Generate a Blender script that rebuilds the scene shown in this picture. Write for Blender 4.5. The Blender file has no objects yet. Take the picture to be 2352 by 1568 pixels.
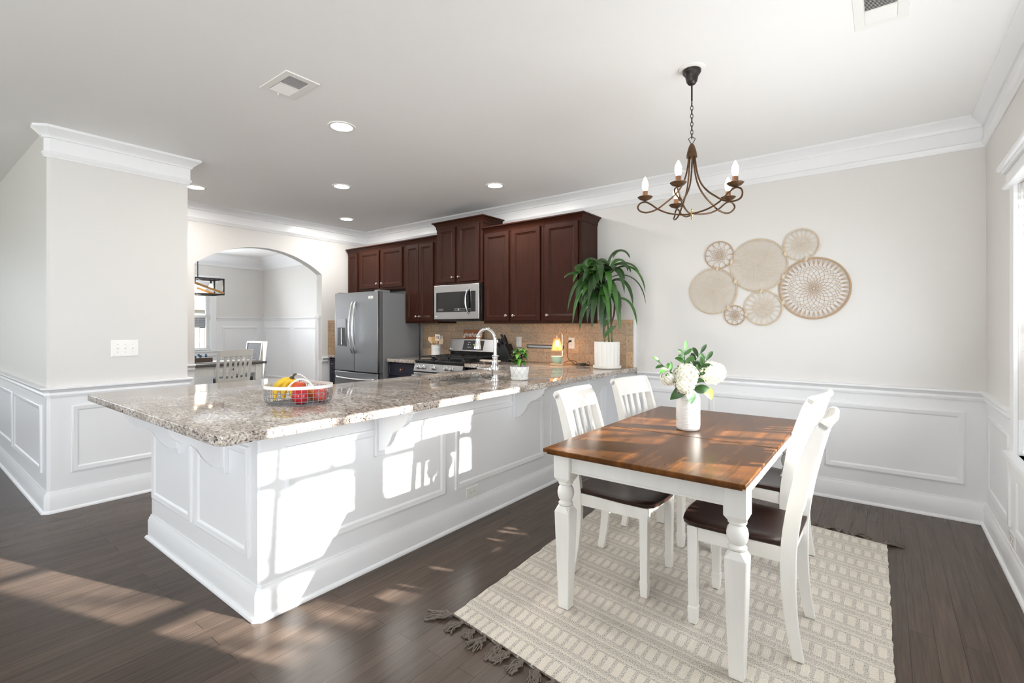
import bpy, bmesh, math, random
from math import sin, cos, pi, radians, sqrt, atan2
from mathutils import Vector, Matrix
random.seed(7)
SC = bpy.context.scene
COL = SC.collection
YAW = 0.6536
# ---------------------------------------------------------------- camera
cd = bpy.data.cameras.new('camera'); cam = bpy.data.objects.new('camera', cd); COL.objects.link(cam)
cam.location = (0, 0, 1.3105); cam.rotation_euler = (pi/2, 0, YAW)
cd.sensor_width = 36; cd.lens = 36*1112.9/2352; cd.shift_y = -(784-748.5)/2352; cd.shift_x = -0.0002
cd.clip_start = 0.05; cd.clip_end = 200
SC.camera = cam
# ---------------------------------------------------------------- view, world, sun, daylight, added fill
SC.view_settings.view_transform = 'Standard'; SC.view_settings.look = 'None'
SC.view_settings.gamma = 1; SC.view_settings.use_curve_mapping = False
SC.view_settings.exposure = 0.08
SC.cycles.caustics_reflective = False; SC.cycles.caustics_refractive = False
SC.cycles.max_bounces = 10; SC.cycles.diffuse_bounces = 9; SC.cycles.glossy_bounces = 5
SC.cycles.transparent_max_bounces = 16
SC.cycles.sample_clamp_indirect = 6
w = bpy.data.worlds.new('sky'); SC.world = w; w.use_nodes = True
bg = w.node_tree.nodes['Background']; bg.inputs[0].default_value = (0.80, 0.89, 1.0, 1); bg.inputs[1].default_value = 2.4
sd = bpy.data.lights.new('sun', 'SUN'); sd.energy = 34; sd.angle = radians(0.6); sd.color = (1.0, 0.955, 0.88)
so = bpy.data.objects.new('sun', sd); COL.objects.link(so)
SUN_DIR = Vector((-1, -0.352, -0.4187)).normalized()
so.rotation_euler = SUN_DIR.to_track_quat('-Z', 'Y').to_euler(); so.location = (4, 6, 5)
def area(name, loc, d, sx, sy, power, color=(0.90, 0.95, 1.0)):
    l = bpy.data.lights.new(name, 'AREA'); l.shape = 'RECTANGLE'; l.size = sx; l.size_y = sy
    l.energy = power; l.color = color
    o = bpy.data.objects.new(name, l); COL.objects.link(o); o.location = loc
    o.rotation_euler = Vector(d).to_track_quat('-Z', 'Z').to_euler()
    return o
FILL_TINT = (0.92, 0.965, 1.0)
area('fill_rear', (-1.9, -4.93, 1.45), (0, 1, 2.2), 3.6, 2.2, 80, FILL_TINT)  # added lamp in the unseen rear, tilted up to fill the ceiling
area('fill_rear', (-6.3, -4.93, 1.45), (0, 1, 2.2), 3.0, 2.2, 36, FILL_TINT)  # second added rear lamp, same upward fill
area('daylight_left_window', (-9.42, -1.6, 1.45), (1, 0, 2.0), 3.2, 2.2, 14, (0.86, 0.93, 1.0))
area('fill_right', (0.70, -2.6, 1.4), (-1, 0, 0.8), 2.4, 1.9, 265, FILL_TINT)  # added fill lamp behind the camera, brightens walls and ceiling
area('daylight_table_window', (0.70, 2.48, 1.36), (-1, 0, 0.6), 1.44, 1.34, 84, (0.92, 0.96, 1.0))
area('daylight_dining_window', (-10.30, 2.93, 1.5), (1, -0.45, 0.5), 0.8, 1.25, 135, (0.9, 0.95, 1.0))
# ---------------------------------------------------------------- materials
MATS = {}
def nodes_of(m): return m.node_tree.nodes, m.node_tree.links
def mat(name, col, rough=0.5, metal=0.0, emit=None, es=0.0, bump=None, vary=None, spec=None, coat=0.0, trans=0.0, sss=0.0, coords='Object'):
    if name in MATS: return MATS[name]
    m = bpy.data.materials.new(name); m.use_nodes = True
    N, L = nodes_of(m); b = N['Principled BSDF']
    b.inputs['Base Color'].default_value = (*col, 1); b.inputs['Roughness'].default_value = rough
    b.inputs['Metallic'].default_value = metal
    if spec is not None: b.inputs['Specular IOR Level'].default_value = spec
    if coat: b.inputs['Coat Weight'].default_value = coat; b.inputs['Coat Roughness'].default_value = 0.08
    if trans: b.inputs['Transmission Weight'].default_value = trans
    if emit: b.inputs['Emission Color'].default_value = (*emit, 1); b.inputs['Emission Strength'].default_value = es
    if bump or vary:
        tc = N.new('ShaderNodeTexCoord'); mp = N.new('ShaderNodeMapping'); L.new(tc.outputs[coords], mp.inputs[0])
        if vary:
            sc, amt, st = vary
            mp2 = N.new('ShaderNodeMapping'); L.new(tc.outputs[coords], mp2.inputs[0]); mp2.inputs['Scale'].default_value = st
            nz = N.new('ShaderNodeTexNoise'); nz.inputs['Scale'].default_value = sc; nz.inputs['Detail'].default_value = 5; nz.inputs['Roughness'].default_value = 0.6
            L.new(mp2.outputs[0], nz.inputs[0])
            mr = N.new('ShaderNodeMapRange'); mr.inputs[1].default_value = 0.25; mr.inputs[2].default_value = 0.75
            mr.inputs[3].default_value = 1-amt; mr.inputs[4].default_value = 1+amt; L.new(nz.outputs[0], mr.inputs[0])
            mx = N.new('ShaderNodeVectorMath'); mx.operation = 'SCALE'; mx.inputs[0].default_value = col
            L.new(mr.outputs[0], mx.inputs['Scale']); L.new(mx.outputs[0], b.inputs['Base Color'])
        if bump:
            sc, stg, st = bump
            mp.inputs['Scale'].default_value = st
            nz = N.new('ShaderNodeTexNoise'); nz.inputs['Scale'].default_value = sc; nz.inputs['Detail'].default_value = 3
            L.new(mp.outputs[0], nz.inputs[0])
            bp = N.new('ShaderNodeBump'); bp.inputs['Strength'].default_value = stg; bp.inputs['Distance'].default_value = 0.002
            L.new(nz.outputs[0], bp.inputs['Height']); L.new(bp.outputs[0], b.inputs['Normal'])
    MATS[name] = m
    return m
ONE = (1, 1, 1)
WALLC = (0.70, 0.685, 0.665); WHITE = (0.83, 0.835, 0.85)
def wall_mat(name, zsplit, low=WHITE, high=WALLC):
    m = mat(name, high, 0.55, bump=(220, 0.08, ONE))
    N, L = nodes_of(m); b = N['Principled BSDF']
    g = N.new('ShaderNodeNewGeometry'); s = N.new('ShaderNodeSeparateXYZ'); L.new(g.outputs['Position'], s.inputs[0])
    gt = N.new('ShaderNodeMath'); gt.operation = 'GREATER_THAN'; gt.inputs[1].default_value = zsplit; L.new(s.outputs[2], gt.inputs[0])
    mx = N.new('ShaderNodeMix'); mx.data_type = 'RGBA'; L.new(gt.outputs[0], mx.inputs[0])
    mx.inputs[6].default_value = (*low, 1); mx.inputs[7].default_value = (*high, 1); L.new(mx.outputs[2], b.inputs['Base Color'])
    r = N.new('ShaderNodeMapRange'); r.inputs[3].default_value = 0.32; r.inputs[4].default_value = 0.5; L.new(gt.outputs[0], r.inputs[0]); L.new(r.outputs[0], b.inputs['Roughness'])
    return m
M_WALL = wall_mat('painted_wall', 0.84)
M_WALLD = wall_mat('painted_wall_dining', 1.42)
M_CEIL = mat('ceiling_paint', (0.87, 0.865, 0.855), 0.8, bump=(160, 0.1, ONE))
M_TRIM = mat('white_trim_paint', WHITE, 0.3, spec=0.45)
M_PLASTIC = mat('white_plastic', (0.84, 0.83, 0.80), 0.35)
M_SLOT = mat('dark_slot', (0.03, 0.03, 0.03), 0.6)
M_BLIND = mat('blind_slat_paint', (0.86, 0.86, 0.86), 0.4)
M_VINYL = mat('window_vinyl', (0.8, 0.8, 0.8), 0.35)
M_CHALK = mat('antique_white_paint', (0.80, 0.785, 0.745), 0.42, vary=(14, 0.05, (1, 1, 0.15)), bump=(90, 0.12, (1, 1, 0.12)))
M_CAB = mat('mahogany_stain', (0.034, 0.0090, 0.0042), 0.38, vary=(9, 0.3, (6, 6, 0.5)), spec=0.16)
M_NAVY = mat('navy_cabinet_paint', (0.010, 0.009, 0.022), 0.4)
M_STEEL = mat('brushed_steel', (0.50, 0.50, 0.51), 0.27, 1.0, bump=(60, 0.05, (1, 1, 30)))
M_STEELB = mat('bright_steel', (0.72, 0.72, 0.73), 0.18, 1.0)
M_CHROME = mat('chrome', (0.80, 0.80, 0.81), 0.06, 1.0)
M_SIDEG = mat('grey_fridge_side', (0.20, 0.205, 0.215), 0.45, bump=(400, 0.2, ONE))
M_BLACK = mat('black_enamel', (0.012, 0.012, 0.013), 0.25)
M_BLKGL = mat('black_glass', (0.008, 0.008, 0.009), 0.06)
M_IRON = mat('cast_iron', (0.02, 0.02, 0.021), 0.55, bump=(300, 0.3, ONE))
M_DARKBR = mat('dark_bronze_metal', (0.055, 0.048, 0.045), 0.4, 0.8, vary=(25, 0.3, ONE))
M_RUST = mat('rusty_brown_metal', (0.105, 0.055, 0.026), 0.42, 0.6, vary=(30, 0.5, ONE))
M_BRASS = mat('brass', (0.62, 0.45, 0.18), 0.25, 1.0)
M_KNOB = mat('nickel_knob', (0.45, 0.38, 0.34), 0.25, 1.0)
M_BULB = mat('glowing_bulb', (1, 0.9, 0.75), 0.3, emit=(1.0, 0.80, 0.52), es=14)
M_LED = mat('recessed_lamp_glow', (1, 1, 1), 0.3, emit=(1.0, 0.97, 0.93), es=22)
M_CERAM = mat('white_ceramic', (0.80, 0.79, 0.76), 0.22)
M_CERAMM = mat('matt_white_ceramic', (0.80, 0.785, 0.74), 0.45)
M_GREENCUP = mat('pale_green_glaze', (0.44, 0.60, 0.46), 0.3)
M_PALEW = mat('pale_maple_wood', (0.60, 0.42, 0.25), 0.5, vary=(20, 0.15, (1, 1, 8)))
M_BAMB = mat('bamboo_wood', (0.50, 0.27, 0.09), 0.5, vary=(20, 0.2, (6, 6, 1)))
M_SIGNW = mat('stained_sign_wood', (0.30, 0.10, 0.032), 0.5, vary=(12, 0.4, (1, 1, 8)))
M_WHPAINT = mat('white_lettering', (0.85, 0.84, 0.80), 0.5)
M_SOIL = mat('potting_soil', (0.03, 0.02, 0.014), 0.9, bump=(200, 0.8, ONE))
M_LEAFD = mat('dark_green_leaf', (0.024, 0.068, 0.014), 0.34, vary=(7, 0.5, ONE))
M_LEAFM = mat('mid_green_leaf', (0.045, 0.135, 0.022), 0.36, vary=(9, 0.4, ONE))
M_LEAFL = mat('light_green_leaf', (0.16, 0.40, 0.05), 0.4, vary=(30, 0.4, ONE))
M_LEAFY = mat('yellow_green_leaf', (0.50, 0.60, 0.12), 0.4, vary=(20, 0.2, ONE))
M_CANE = mat('ringed_cane', (0.12, 0.15, 0.06), 0.6, vary=(60, 0.5, (0.2, 0.2, 3)))
M_BARK = mat('brown_bark', (0.13, 0.07, 0.04), 0.8, vary=(40, 0.4, ONE))
M_PETAL = mat('cream_white_petal', (0.86, 0.85, 0.74), 0.55, vary=(40, 0.07, ONE))
M_JUTE = mat('jute_cord', (0.46, 0.31, 0.18), 0.8)
M_COTTON = mat('cotton_cord', (0.64, 0.53, 0.39), 0.8)
M_CORD = mat('black_rubber_cord', (0.015, 0.013, 0.012), 0.5)
M_FRINGE = mat('taupe_fringe_yarn', (0.16, 0.13, 0.11), 0.9)
M_GREYFAB = mat('tufted_grey_fabric', (0.22, 0.22, 0.235), 0.8, vary=(60, 0.5, ONE), bump=(120, 0.5, ONE))
M_DARKFAB = mat('charcoal_cushion', (0.035, 0.042, 0.05), 0.8)
M_GREYW = mat('weathered_grey_wood', (0.095, 0.085, 0.078), 0.5, vary=(10, 0.4, (8, 0.6, 8)))
M_LINEN = mat('pale_linen', (0.66, 0.65, 0.62), 0.8)
M_BANANA = mat('banana_skin', (0.80, 0.53, 0.035), 0.45, vary=(14, 0.15, ONE))
M_BANTIP = mat('banana_stalk', (0.07, 0.05, 0.025), 0.6)
M_APPLER = mat('red_apple_skin', (0.52, 0.02, 0.03), 0.22, vary=(16, 0.35, ONE))
M_APPLEO = mat('orange_red_apple_skin', (0.66, 0.10, 0.035), 0.28, vary=(8, 0.45, ONE))
M_APPLEM = mat('mottled_apple_skin', (0.52, 0.08, 0.06), 0.3, vary=(14, 0.5, ONE))
M_WICK = mat('backlit_rattan', (0.78, 0.42, 0.16), 0.6)
M_GREYWIRE = mat('grey_wire', (0.30, 0.31, 0.33), 0.35, 0.5)
def glass_mat():
    m = bpy.data.materials.new('window_glass'); m.use_nodes = True; N, L = nodes_of(m)
    N.remove(N['Principled BSDF']); o = N['Material Output']
    t = N.new('ShaderNodeBsdfTransparent'); t.inputs[0].default_value = (0.97, 0.98, 0.98, 1)
    g = N.new('ShaderNodeBsdfGlossy'); g.inputs['Roughness'].default_value = 0.02
    mx = N.new('ShaderNodeMixShader'); mx.inputs[0].default_value = 0.06
    L.new(t.outputs[0], mx.inputs[1]); L.new(g.outputs[0], mx.inputs[2]); L.new(mx.outputs[0], o.inputs[0]); return m
M_GLASS = glass_mat()
def ramp(N, stops, interp='LINEAR'):
    r = N.new('ShaderNodeValToRGB'); cr = r.color_ramp; cr.interpolation = interp
    while len(cr.elements) < len(stops): cr.elements.new(0.5)
    for e, (p, c) in zip(cr.elements, stops): e.position = p; e.color = (*c, 1)
    return r
def floor_mat():
    m = mat('dark_oak_planks', (0.06, 0.045, 0.037), 0.3, spec=0.20); N, L = nodes_of(m); b = N['Principled BSDF']
    g = N.new('ShaderNodeNewGeometry'); s = N.new('ShaderNodeSeparateXYZ'); L.new(g.outputs['Position'], s.inputs[0])
    c = N.new('ShaderNodeCombineXYZ'); L.new(s.outputs[1], c.inputs[0]); L.new(s.outputs[0], c.inputs[1])
    br = N.new('ShaderNodeTexBrick'); L.new(c.outputs[0], br.inputs[0]); br.offset = 0.37; br.offset_frequency = 2
    br.inputs['Scale'].default_value = 1; br.inputs['Brick Width'].default_value = 1.35; br.inputs['Row Height'].default_value = 0.0865
    br.inputs['Mortar Size'].default_value = 0.0011; br.inputs['Mortar Smooth'].default_value = 0.2; br.inputs['Bias'].default_value = 0
    br.inputs['Color1'].default_value = (0.90, 0.90, 0.90, 1); br.inputs['Color2'].default_value = (1.12, 1.10, 1.08, 1); br.inputs['Mortar'].default_value = (0.30, 0.27, 0.25, 1)
    # grain : noise stretched along the boards, shifted per board
    mp = N.new('ShaderNodeMapping'); mp.inputs['Scale'].default_value = (1.6, 26.0, 1); L.new(c.outputs[0], mp.inputs[0])
    sh = N.new('ShaderNodeVectorMath'); sh.operation = 'MULTIPLY_ADD'; L.new(br.outputs['Color'], sh.inputs[0]); sh.inputs[1].default_value = (9, 5, 3); L.new(mp.outputs[0], sh.inputs[2])
    nz = N.new('ShaderNodeTexNoise'); nz.inputs['Scale'].default_value = 1.1; nz.inputs['Detail'].default_value = 4; nz.inputs['Distortion'].default_value = 0.8; L.new(sh.outputs[0], nz.inputs[0])
    r1 = ramp(N, [(0.32, (0.86, 0.85, 0.84)), (0.5, (1, 1, 1)), (0.68, (1.12, 1.12, 1.12))]); L.new(nz.outputs[0], r1.inputs[0])
    mp2 = N.new('ShaderNodeMapping'); mp2.inputs['Scale'].default_value = (4, 110, 1); L.new(c.outputs[0], mp2.inputs[0])
    n2 = N.new('ShaderNodeTexNoise'); n2.inputs['Scale'].default_value = 1; n2.inputs['Detail'].default_value = 4; L.new(mp2.outputs[0], n2.inputs[0])
    r2 = ramp(N, [(0.3, (0.86, 0.86, 0.86)), (0.7, (1.12, 1.12, 1.12))]); L.new(n2.outputs[0], r2.inputs[0])
    m1 = N.new('ShaderNodeMix'); m1.data_type = 'RGBA'; m1.blend_type = 'MULTIPLY'; m1.inputs[0].default_value = 1; L.new(br.outputs['Color'], m1.inputs[6]); L.new(r1.outputs[0], m1.inputs[7])
    m2 = N.new('ShaderNodeMix'); m2.data_type = 'RGBA'; m2.blend_type = 'MULTIPLY'; m2.inputs[0].default_value = 1; L.new(m1.outputs[2], m2.inputs[6]); L.new(r2.outputs[0], m2.inputs[7])
    m3 = N.new('ShaderNodeMix'); m3.data_type = 'RGBA'; m3.blend_type = 'MULTIPLY'; m3.inputs[0].default_value = 1; L.new(m2.outputs[2], m3.inputs[6]); m3.inputs[7].default_value = (0.082, 0.0595, 0.047, 1)
    L.new(m3.outputs[2], b.inputs['Base Color'])
    n3 = N.new('ShaderNodeTexNoise'); n3.inputs['Scale'].default_value = 3; n3.inputs['Detail'].default_value = 3; L.new(c.outputs[0], n3.inputs[0])
    rr = N.new('ShaderNodeMapRange'); rr.inputs[1].default_value = 0.0; rr.inputs[2].default_value = 1.0; rr.inputs[3].default_value = 0.265; rr.inputs[4].default_value = 0.275; L.new(n3.outputs[0], rr.inputs[0]); L.new(rr.outputs[0], b.inputs['Roughness'])
    mb = N.new('ShaderNodeMath'); mb.operation = 'MULTIPLY_ADD'; L.new(br.outputs['Fac'], mb.inputs[0]); mb.inputs[1].default_value = -1.0; L.new(n2.outputs[0], mb.inputs[2])
    bp = N.new('ShaderNodeBump'); bp.inputs['Strength'].default_value = 0.10; bp.inputs['Distance'].default_value = 0.001; L.new(mb.outputs[0], bp.inputs['Height']); L.new(bp.outputs[0], b.inputs['Normal'])
    return m
M_FLOOR = floor_mat()
def granite_mat():
    m = mat('speckled_granite', (0.4, 0.36, 0.33), 0.07); N, L = nodes_of(m); b = N['Principled BSDF']
    g = N.new('ShaderNodeNewGeometry')
    mp = N.new('ShaderNodeMapping'); mp.inputs['Rotation'].default_value = (0, 0, 0.65); mp.inputs['Scale'].default_value = (0.55, 1.15, 1.1); L.new(g.outputs['Position'], mp.inputs[0])
    n1 = N.new('ShaderNodeTexNoise'); n1.inputs['Scale'].default_value = 92; n1.inputs['Detail'].default_value = 5; n1.inputs['Roughness'].default_value = 0.68; n1.inputs['Distortion'].default_value = 0.5; L.new(mp.outputs[0], n1.inputs[0])
    r1 = ramp(N, [(0.35, (0.02, 0.02, 0.026)), (0.41, (0.19, 0.17, 0.16)), (0.46, (0.46, 0.39, 0.345)), (0.54, (0.60, 0.535, 0.48)), (0.63, (0.78, 0.76, 0.70))]); L.new(n1.outputs[0], r1.inputs[0])
    n2 = N.new('ShaderNodeTexNoise'); n2.inputs['Scale'].default_value = 9; n2.inputs['Detail'].default_value = 4; L.new(mp.outputs[0], n2.inputs[0])
    r2 = ramp(N, [(0.35, (0.66, 0.62, 0.59)), (0.65, (1.03, 1.04, 1.03))]); L.new(n2.outputs[0], r2.inputs[0])
    m1 = N.new('ShaderNodeMix'); m1.data_type = 'RGBA'; m1.blend_type = 'MULTIPLY'; m1.inputs[0].default_value = 1; L.new(r1.outputs[0], m1.inputs[6]); L.new(r2.outputs[0], m1.inputs[7])
    L.new(m1.outputs[2], b.inputs['Base Color']); return m
M_GRAN = granite_mat()
def tile_mat(name, bw, rh, off=0.5, tint=(0.50, 0.37, 0.26), axis='X'):
    m = mat(name, tint, 0.45); N, L = nodes_of(m); b = N['Principled BSDF']
    g = N.new('ShaderNodeNewGeometry'); s = N.new('ShaderNodeSeparateXYZ'); L.new(g.outputs['Position'], s.inputs[0])
    c = N.new('ShaderNodeCombineXYZ'); L.new(s.outputs[0 if axis == 'X' else 1], c.inputs[0])
    sb = N.new('ShaderNodeMath'); sb.operation = 'SUBTRACT'; sb.inputs[1].default_value = 0.914; L.new(s.outputs[2], sb.inputs[0]); L.new(sb.outputs[0], c.inputs[1])
    br = N.new('ShaderNodeTexBrick'); L.new(c.outputs[0], br.inputs[0]); br.offset = off
    br.inputs['Scale'].default_value = 1; br.inputs['Brick Width'].default_value = bw; br.inputs['Row Height'].default_value = rh; br.inputs['Mortar Size'].default_value = 0.0022
    br.inputs['Mortar Smooth'].default_value = 0.15
    br.inputs['Color1'].default_value = (0.82, 0.85, 0.88, 1); br.inputs['Color2'].default_value = (1.1, 1.04, 0.98, 1); br.inputs['Mortar'].default_value = (0.72, 0.62, 0.50, 1)
    n = N.new('ShaderNodeTexNoise'); n.inputs['Scale'].default_value = 42; n.inputs['Detail'].default_value = 6; n.inputs['Roughness'].default_value = 0.7; L.new(g.outputs['Position'], n.inputs[0])
    r = ramp(N, [(0.3, (0.66, 0.64, 0.62)), (0.5, (1, 1, 1)), (0.7, (1.25, 1.25, 1.22))]); L.new(n.outputs[0], r.inputs[0])
    m1 = N.new('ShaderNodeMix'); m1.data_type = 'RGBA'; m1.blend_type = 'MULTIPLY'; m1.inputs[0].default_value = 1; L.new(br.outputs['Color'], m1.inputs[6]); L.new(r.outputs[0], m1.inputs[7])
    m2 = N.new('ShaderNodeMix'); m2.data_type = 'RGBA'; m2.blend_type = 'MULTIPLY'; m2.inputs[0].default_value = 1; L.new(m1.outputs[2], m2.inputs[6]); m2.inputs[7].default_value = (*tint, 1)
    L.new(m2.outputs[2], b.inputs['Base Color'])
    bp = N.new('ShaderNodeBump'); bp.inputs['Strength'].default_value = 0.5; bp.inputs['Distance'].default_value = 0.002; bp.invert = True; L.new(br.outputs['Fac'], bp.inputs['Height']); L.new(bp.outputs[0], b.inputs['Normal'])
    return m
M_TILE = tile_mat('travertine_tile', 0.148, 0.108)
M_TILEY = tile_mat('travertine_tile_side', 0.148, 0.108, axis='Y')
M_TILEB = tile_mat('travertine_border', 0.19, 0.06, 0.3, tint=(0.52, 0.38, 0.25))
M_TILEV = tile_mat('travertine_border_upright', 0.5, 0.152, 0, tint=(0.54, 0.41, 0.27))
def wood_top_mat(name, base, amp, rough, coat):
    m = mat(name, base, rough, coat=coat); N, L = nodes_of(m); b = N['Principled BSDF']; b.inputs['Specular IOR Level'].default_value = 0.16
    tc = N.new('ShaderNodeTexCoord'); mp = N.new('ShaderNodeMapping'); mp.inputs['Scale'].default_value = (22, 1.6, 1); L.new(tc.outputs['Object'], mp.inputs[0])
    n = N.new('ShaderNodeTexNoise'); n.inputs['Scale'].default_value = 1.3; n.inputs['Detail'].default_value = 6; n.inputs['Distortion'].default_value = 0.6; L.new(mp.outputs[0], n.inputs[0])
    n4 = N.new('ShaderNodeTexNoise'); n4.inputs['Scale'].default_value = 4; L.new(tc.outputs['Object'], n4.inputs[0])
    r = ramp(N, [(0.28, tuple(c*(1-amp) for c in base)), (0.5, base), (0.72, tuple(c*(1+amp*1.3) for c in base))]); L.new(n.outputs[0], r.inputs[0])
    r4 = ramp(N, [(0.3, (0.8, 0.8, 0.8)), (0.7, (1.2, 1.2, 1.2))]); L.new(n4.outputs[0], r4.inputs[0])
    m1 = N.new('ShaderNodeMix'); m1.data_type = 'RGBA'; m1.blend_type = 'MULTIPLY'; m1.inputs[0].default_value = 1; L.new(r.outputs[0], m1.inputs[6]); L.new(r4.outputs[0], m1.inputs[7])
    L.new(m1.outputs[2], b.inputs['Base Color']); return m
M_TTOP = wood_top_mat('walnut_tabletop', (0.118, 0.043, 0.0105), 0.38, 0.26, 0.0)
M_SEAT = wood_top_mat('walnut_seat', (0.030, 0.0135, 0.0095), 0.25, 0.28, 0.1)
def rug_mat():
    m = mat('woven_rug', (0.5, 0.46, 0.41), 0.95); N, L = nodes_of(m); b = N['Principled BSDF']
    uv = N.new('ShaderNodeUVMap'); s = N.new('ShaderNodeSeparateXYZ'); L.new(uv.outputs[0], s.inputs[0])
    nz = N.new('ShaderNodeTexNoise'); nz.inputs['Scale'].default_value = 26; L.new(uv.outputs[0], nz.inputs[0])
    def math_(op, a, b_=None, c_=None):
        n = N.new('ShaderNodeMath'); n.operation = op
        for i, v in enumerate((a, b_, c_)):
            if v is None: continue
            if isinstance(v, (int, float)): n.inputs[i].default_value = v
            else: L.new(v, n.inputs[i])
        return n.outputs[0]
    u = math_('MULTIPLY_ADD', nz.outputs[0], 0.007, s.outputs[0]); v = math_('MULTIPLY_ADD', nz.outputs[0], 0.006, s.outputs[1])
    PV, PU = 0.165, 0.0445
    fv = math_('FRACT', math_('DIVIDE', v, PV)); rowi = math_('FLOOR', math_('DIVIDE', v, PV))
    fu = math_('FRACT', math_('ADD', math_('DIVIDE', u, PU), math_('MULTIPLY', rowi, 0.37)))
    inrow = math_('LESS_THAN', math_('ABSOLUTE', math_('SUBTRACT', fv, 0.27)), 0.235)
    dash = math_('LESS_THAN', math_('ABSOLUTE', math_('SUBTRACT', fu, 0.5)), 0.315)
    block = math_('MULTIPLY', inrow, dash)
    wig = math_('MULTIPLY', math_('SINE', math_('MULTIPLY', u, 2*pi/0.016)), 0.009)
    def line(c, wd): return math_('LESS_THAN', math_('ABSOLUTE', math_('ADD', math_('SUBTRACT', fv, c), wig)), wd)
    lines = math_('MAXIMUM', math_('MAXIMUM', line(0.60, 0.022), line(0.86, 0.022)), math_('MULTIPLY', math_('MAXIMUM', line(0.655, 0.012), line(0.915, 0.012)), 0.6))
    fac = math_('MAXIMUM', block, lines)
    # fine yarn ticks
    tk = math_('SINE', math_('MULTIPLY', u, 2*pi/0.0075)); tk2 = math_('SINE', math_('MULTIPLY', v, 2*pi/0.0062))
    n2 = N.new('ShaderNodeTexNoise'); n2.inputs['Scale'].default_value = 240; n2.inputs['Detail'].default_value = 2; L.new(uv.outputs[0], n2.inputs[0])
    sp = math_('MULTIPLY_ADD', math_('MULTIPLY', tk, tk2), 0.12, math_('MULTIPLY_ADD', n2.outputs[0], 0.9, 0.55))
    dk = ramp(N, [(0.75, (0.060, 0.051, 0.046)), (1.0, (0.25, 0.222, 0.20)), (1.15, (0.68, 0.63, 0.56))])
    mrn = math_('SUBTRACT', sp, 0.0)
    dk.color_ramp.elements[0].position = 0.72; dk.color_ramp.elements[1].position = 0.88; dk.color_ramp.elements[2].position = 1.0
    L.new(mrn, dk.inputs[0])
    lt = ramp(N, [(0.7, (0.60, 0.54, 0.465)), (1.0, (0.86, 0.80, 0.71))]); L.new(math_('MULTIPLY_ADD', tk2, 0.12, math_('MULTIPLY', sp, 0.85)), lt.inputs[0])
    mx = N.new('ShaderNodeMix'); mx.data_type = 'RGBA'; L.new(fac, mx.inputs[0]); L.new(dk.outputs[0], mx.inputs[6]); L.new(lt.outputs[0], mx.inputs[7]); L.new(mx.outputs[2], b.inputs['Base Color'])
    bp = N.new('ShaderNodeBump'); bp.inputs['Strength'].default_value = 0.7; bp.inputs['Distance'].default_value = 0.004
    L.new(math_('ADD', math_('MULTIPLY', fac, 0.8), math_('MULTIPLY', math_('ADD', tk2, tk), 0.2)), bp.inputs['Height']); L.new(bp.outputs[0], b.inputs['Normal'])
    return m
M_RUG = rug_mat()
def diamond_mat():
    # white pot with thin grey lattice, drawn around its wall in object space
    m = mat('lattice_patterned_ceramic', (0.8, 0.8, 0.78), 0.35); N, L = nodes_of(m); b = N['Principled BSDF']
    tc = N.new('ShaderNodeTexCoord'); s = N.new('ShaderNodeSeparateXYZ'); L.new(tc.outputs['Object'], s.inputs[0])
    def math_(op, a, b_=None, c_=None):
        n = N.new('ShaderNodeMath'); n.operation = op
        for i, v in enumerate((a, b_, c_)):
            if v is None: continue
            if isinstance(v, (int, float)): n.inputs[i].default_value = v
            else: L.new(v, n.inputs[i])
        return n.outputs[0]
    th = math_('MULTIPLY', math_('ARCTAN2', s.outputs[1], s.outputs[0]), 10/(2*pi)); z = math_('DIVIDE', s.outputs[2], 0.060)
    def ln(e, wd): return math_('LESS_THAN', math_('ABSOLUTE', math_('SUBTRACT', math_('FRACT', e), 0.5)), wd)
    a = ln(math_('ADD', th, z), 0.03); c = ln(math_('SUBTRACT', th, z), 0.03)
    a2 = ln(math_('ADD', math_('ADD', th, z), 0.16), 0.014); c2 = ln(math_('ADD', math_('SUBTRACT', th, z), 0.16), 0.014)
    f = math_('MAXIMUM', math_('MAXIMUM', a, c), math_('MULTIPLY', math_('MAXIMUM', a2, c2), 0.4))
    zr = math_('GREATER_THAN', s.outputs[2], 0.022)
    f = math_('MULTIPLY', math_('MULTIPLY', f, zr), 0.6)
    mx = N.new('ShaderNodeMix'); mx.data_type = 'RGBA'; L.new(f, mx.inputs[0]); mx.inputs[6].default_value = (0.78, 0.78, 0.77, 1); mx.inputs[7].default_value = (0.12, 0.11, 0.11, 1); L.new(mx.outputs[2], b.inputs['Base Color'])
    return m
M_LATT = diamond_mat()
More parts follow.
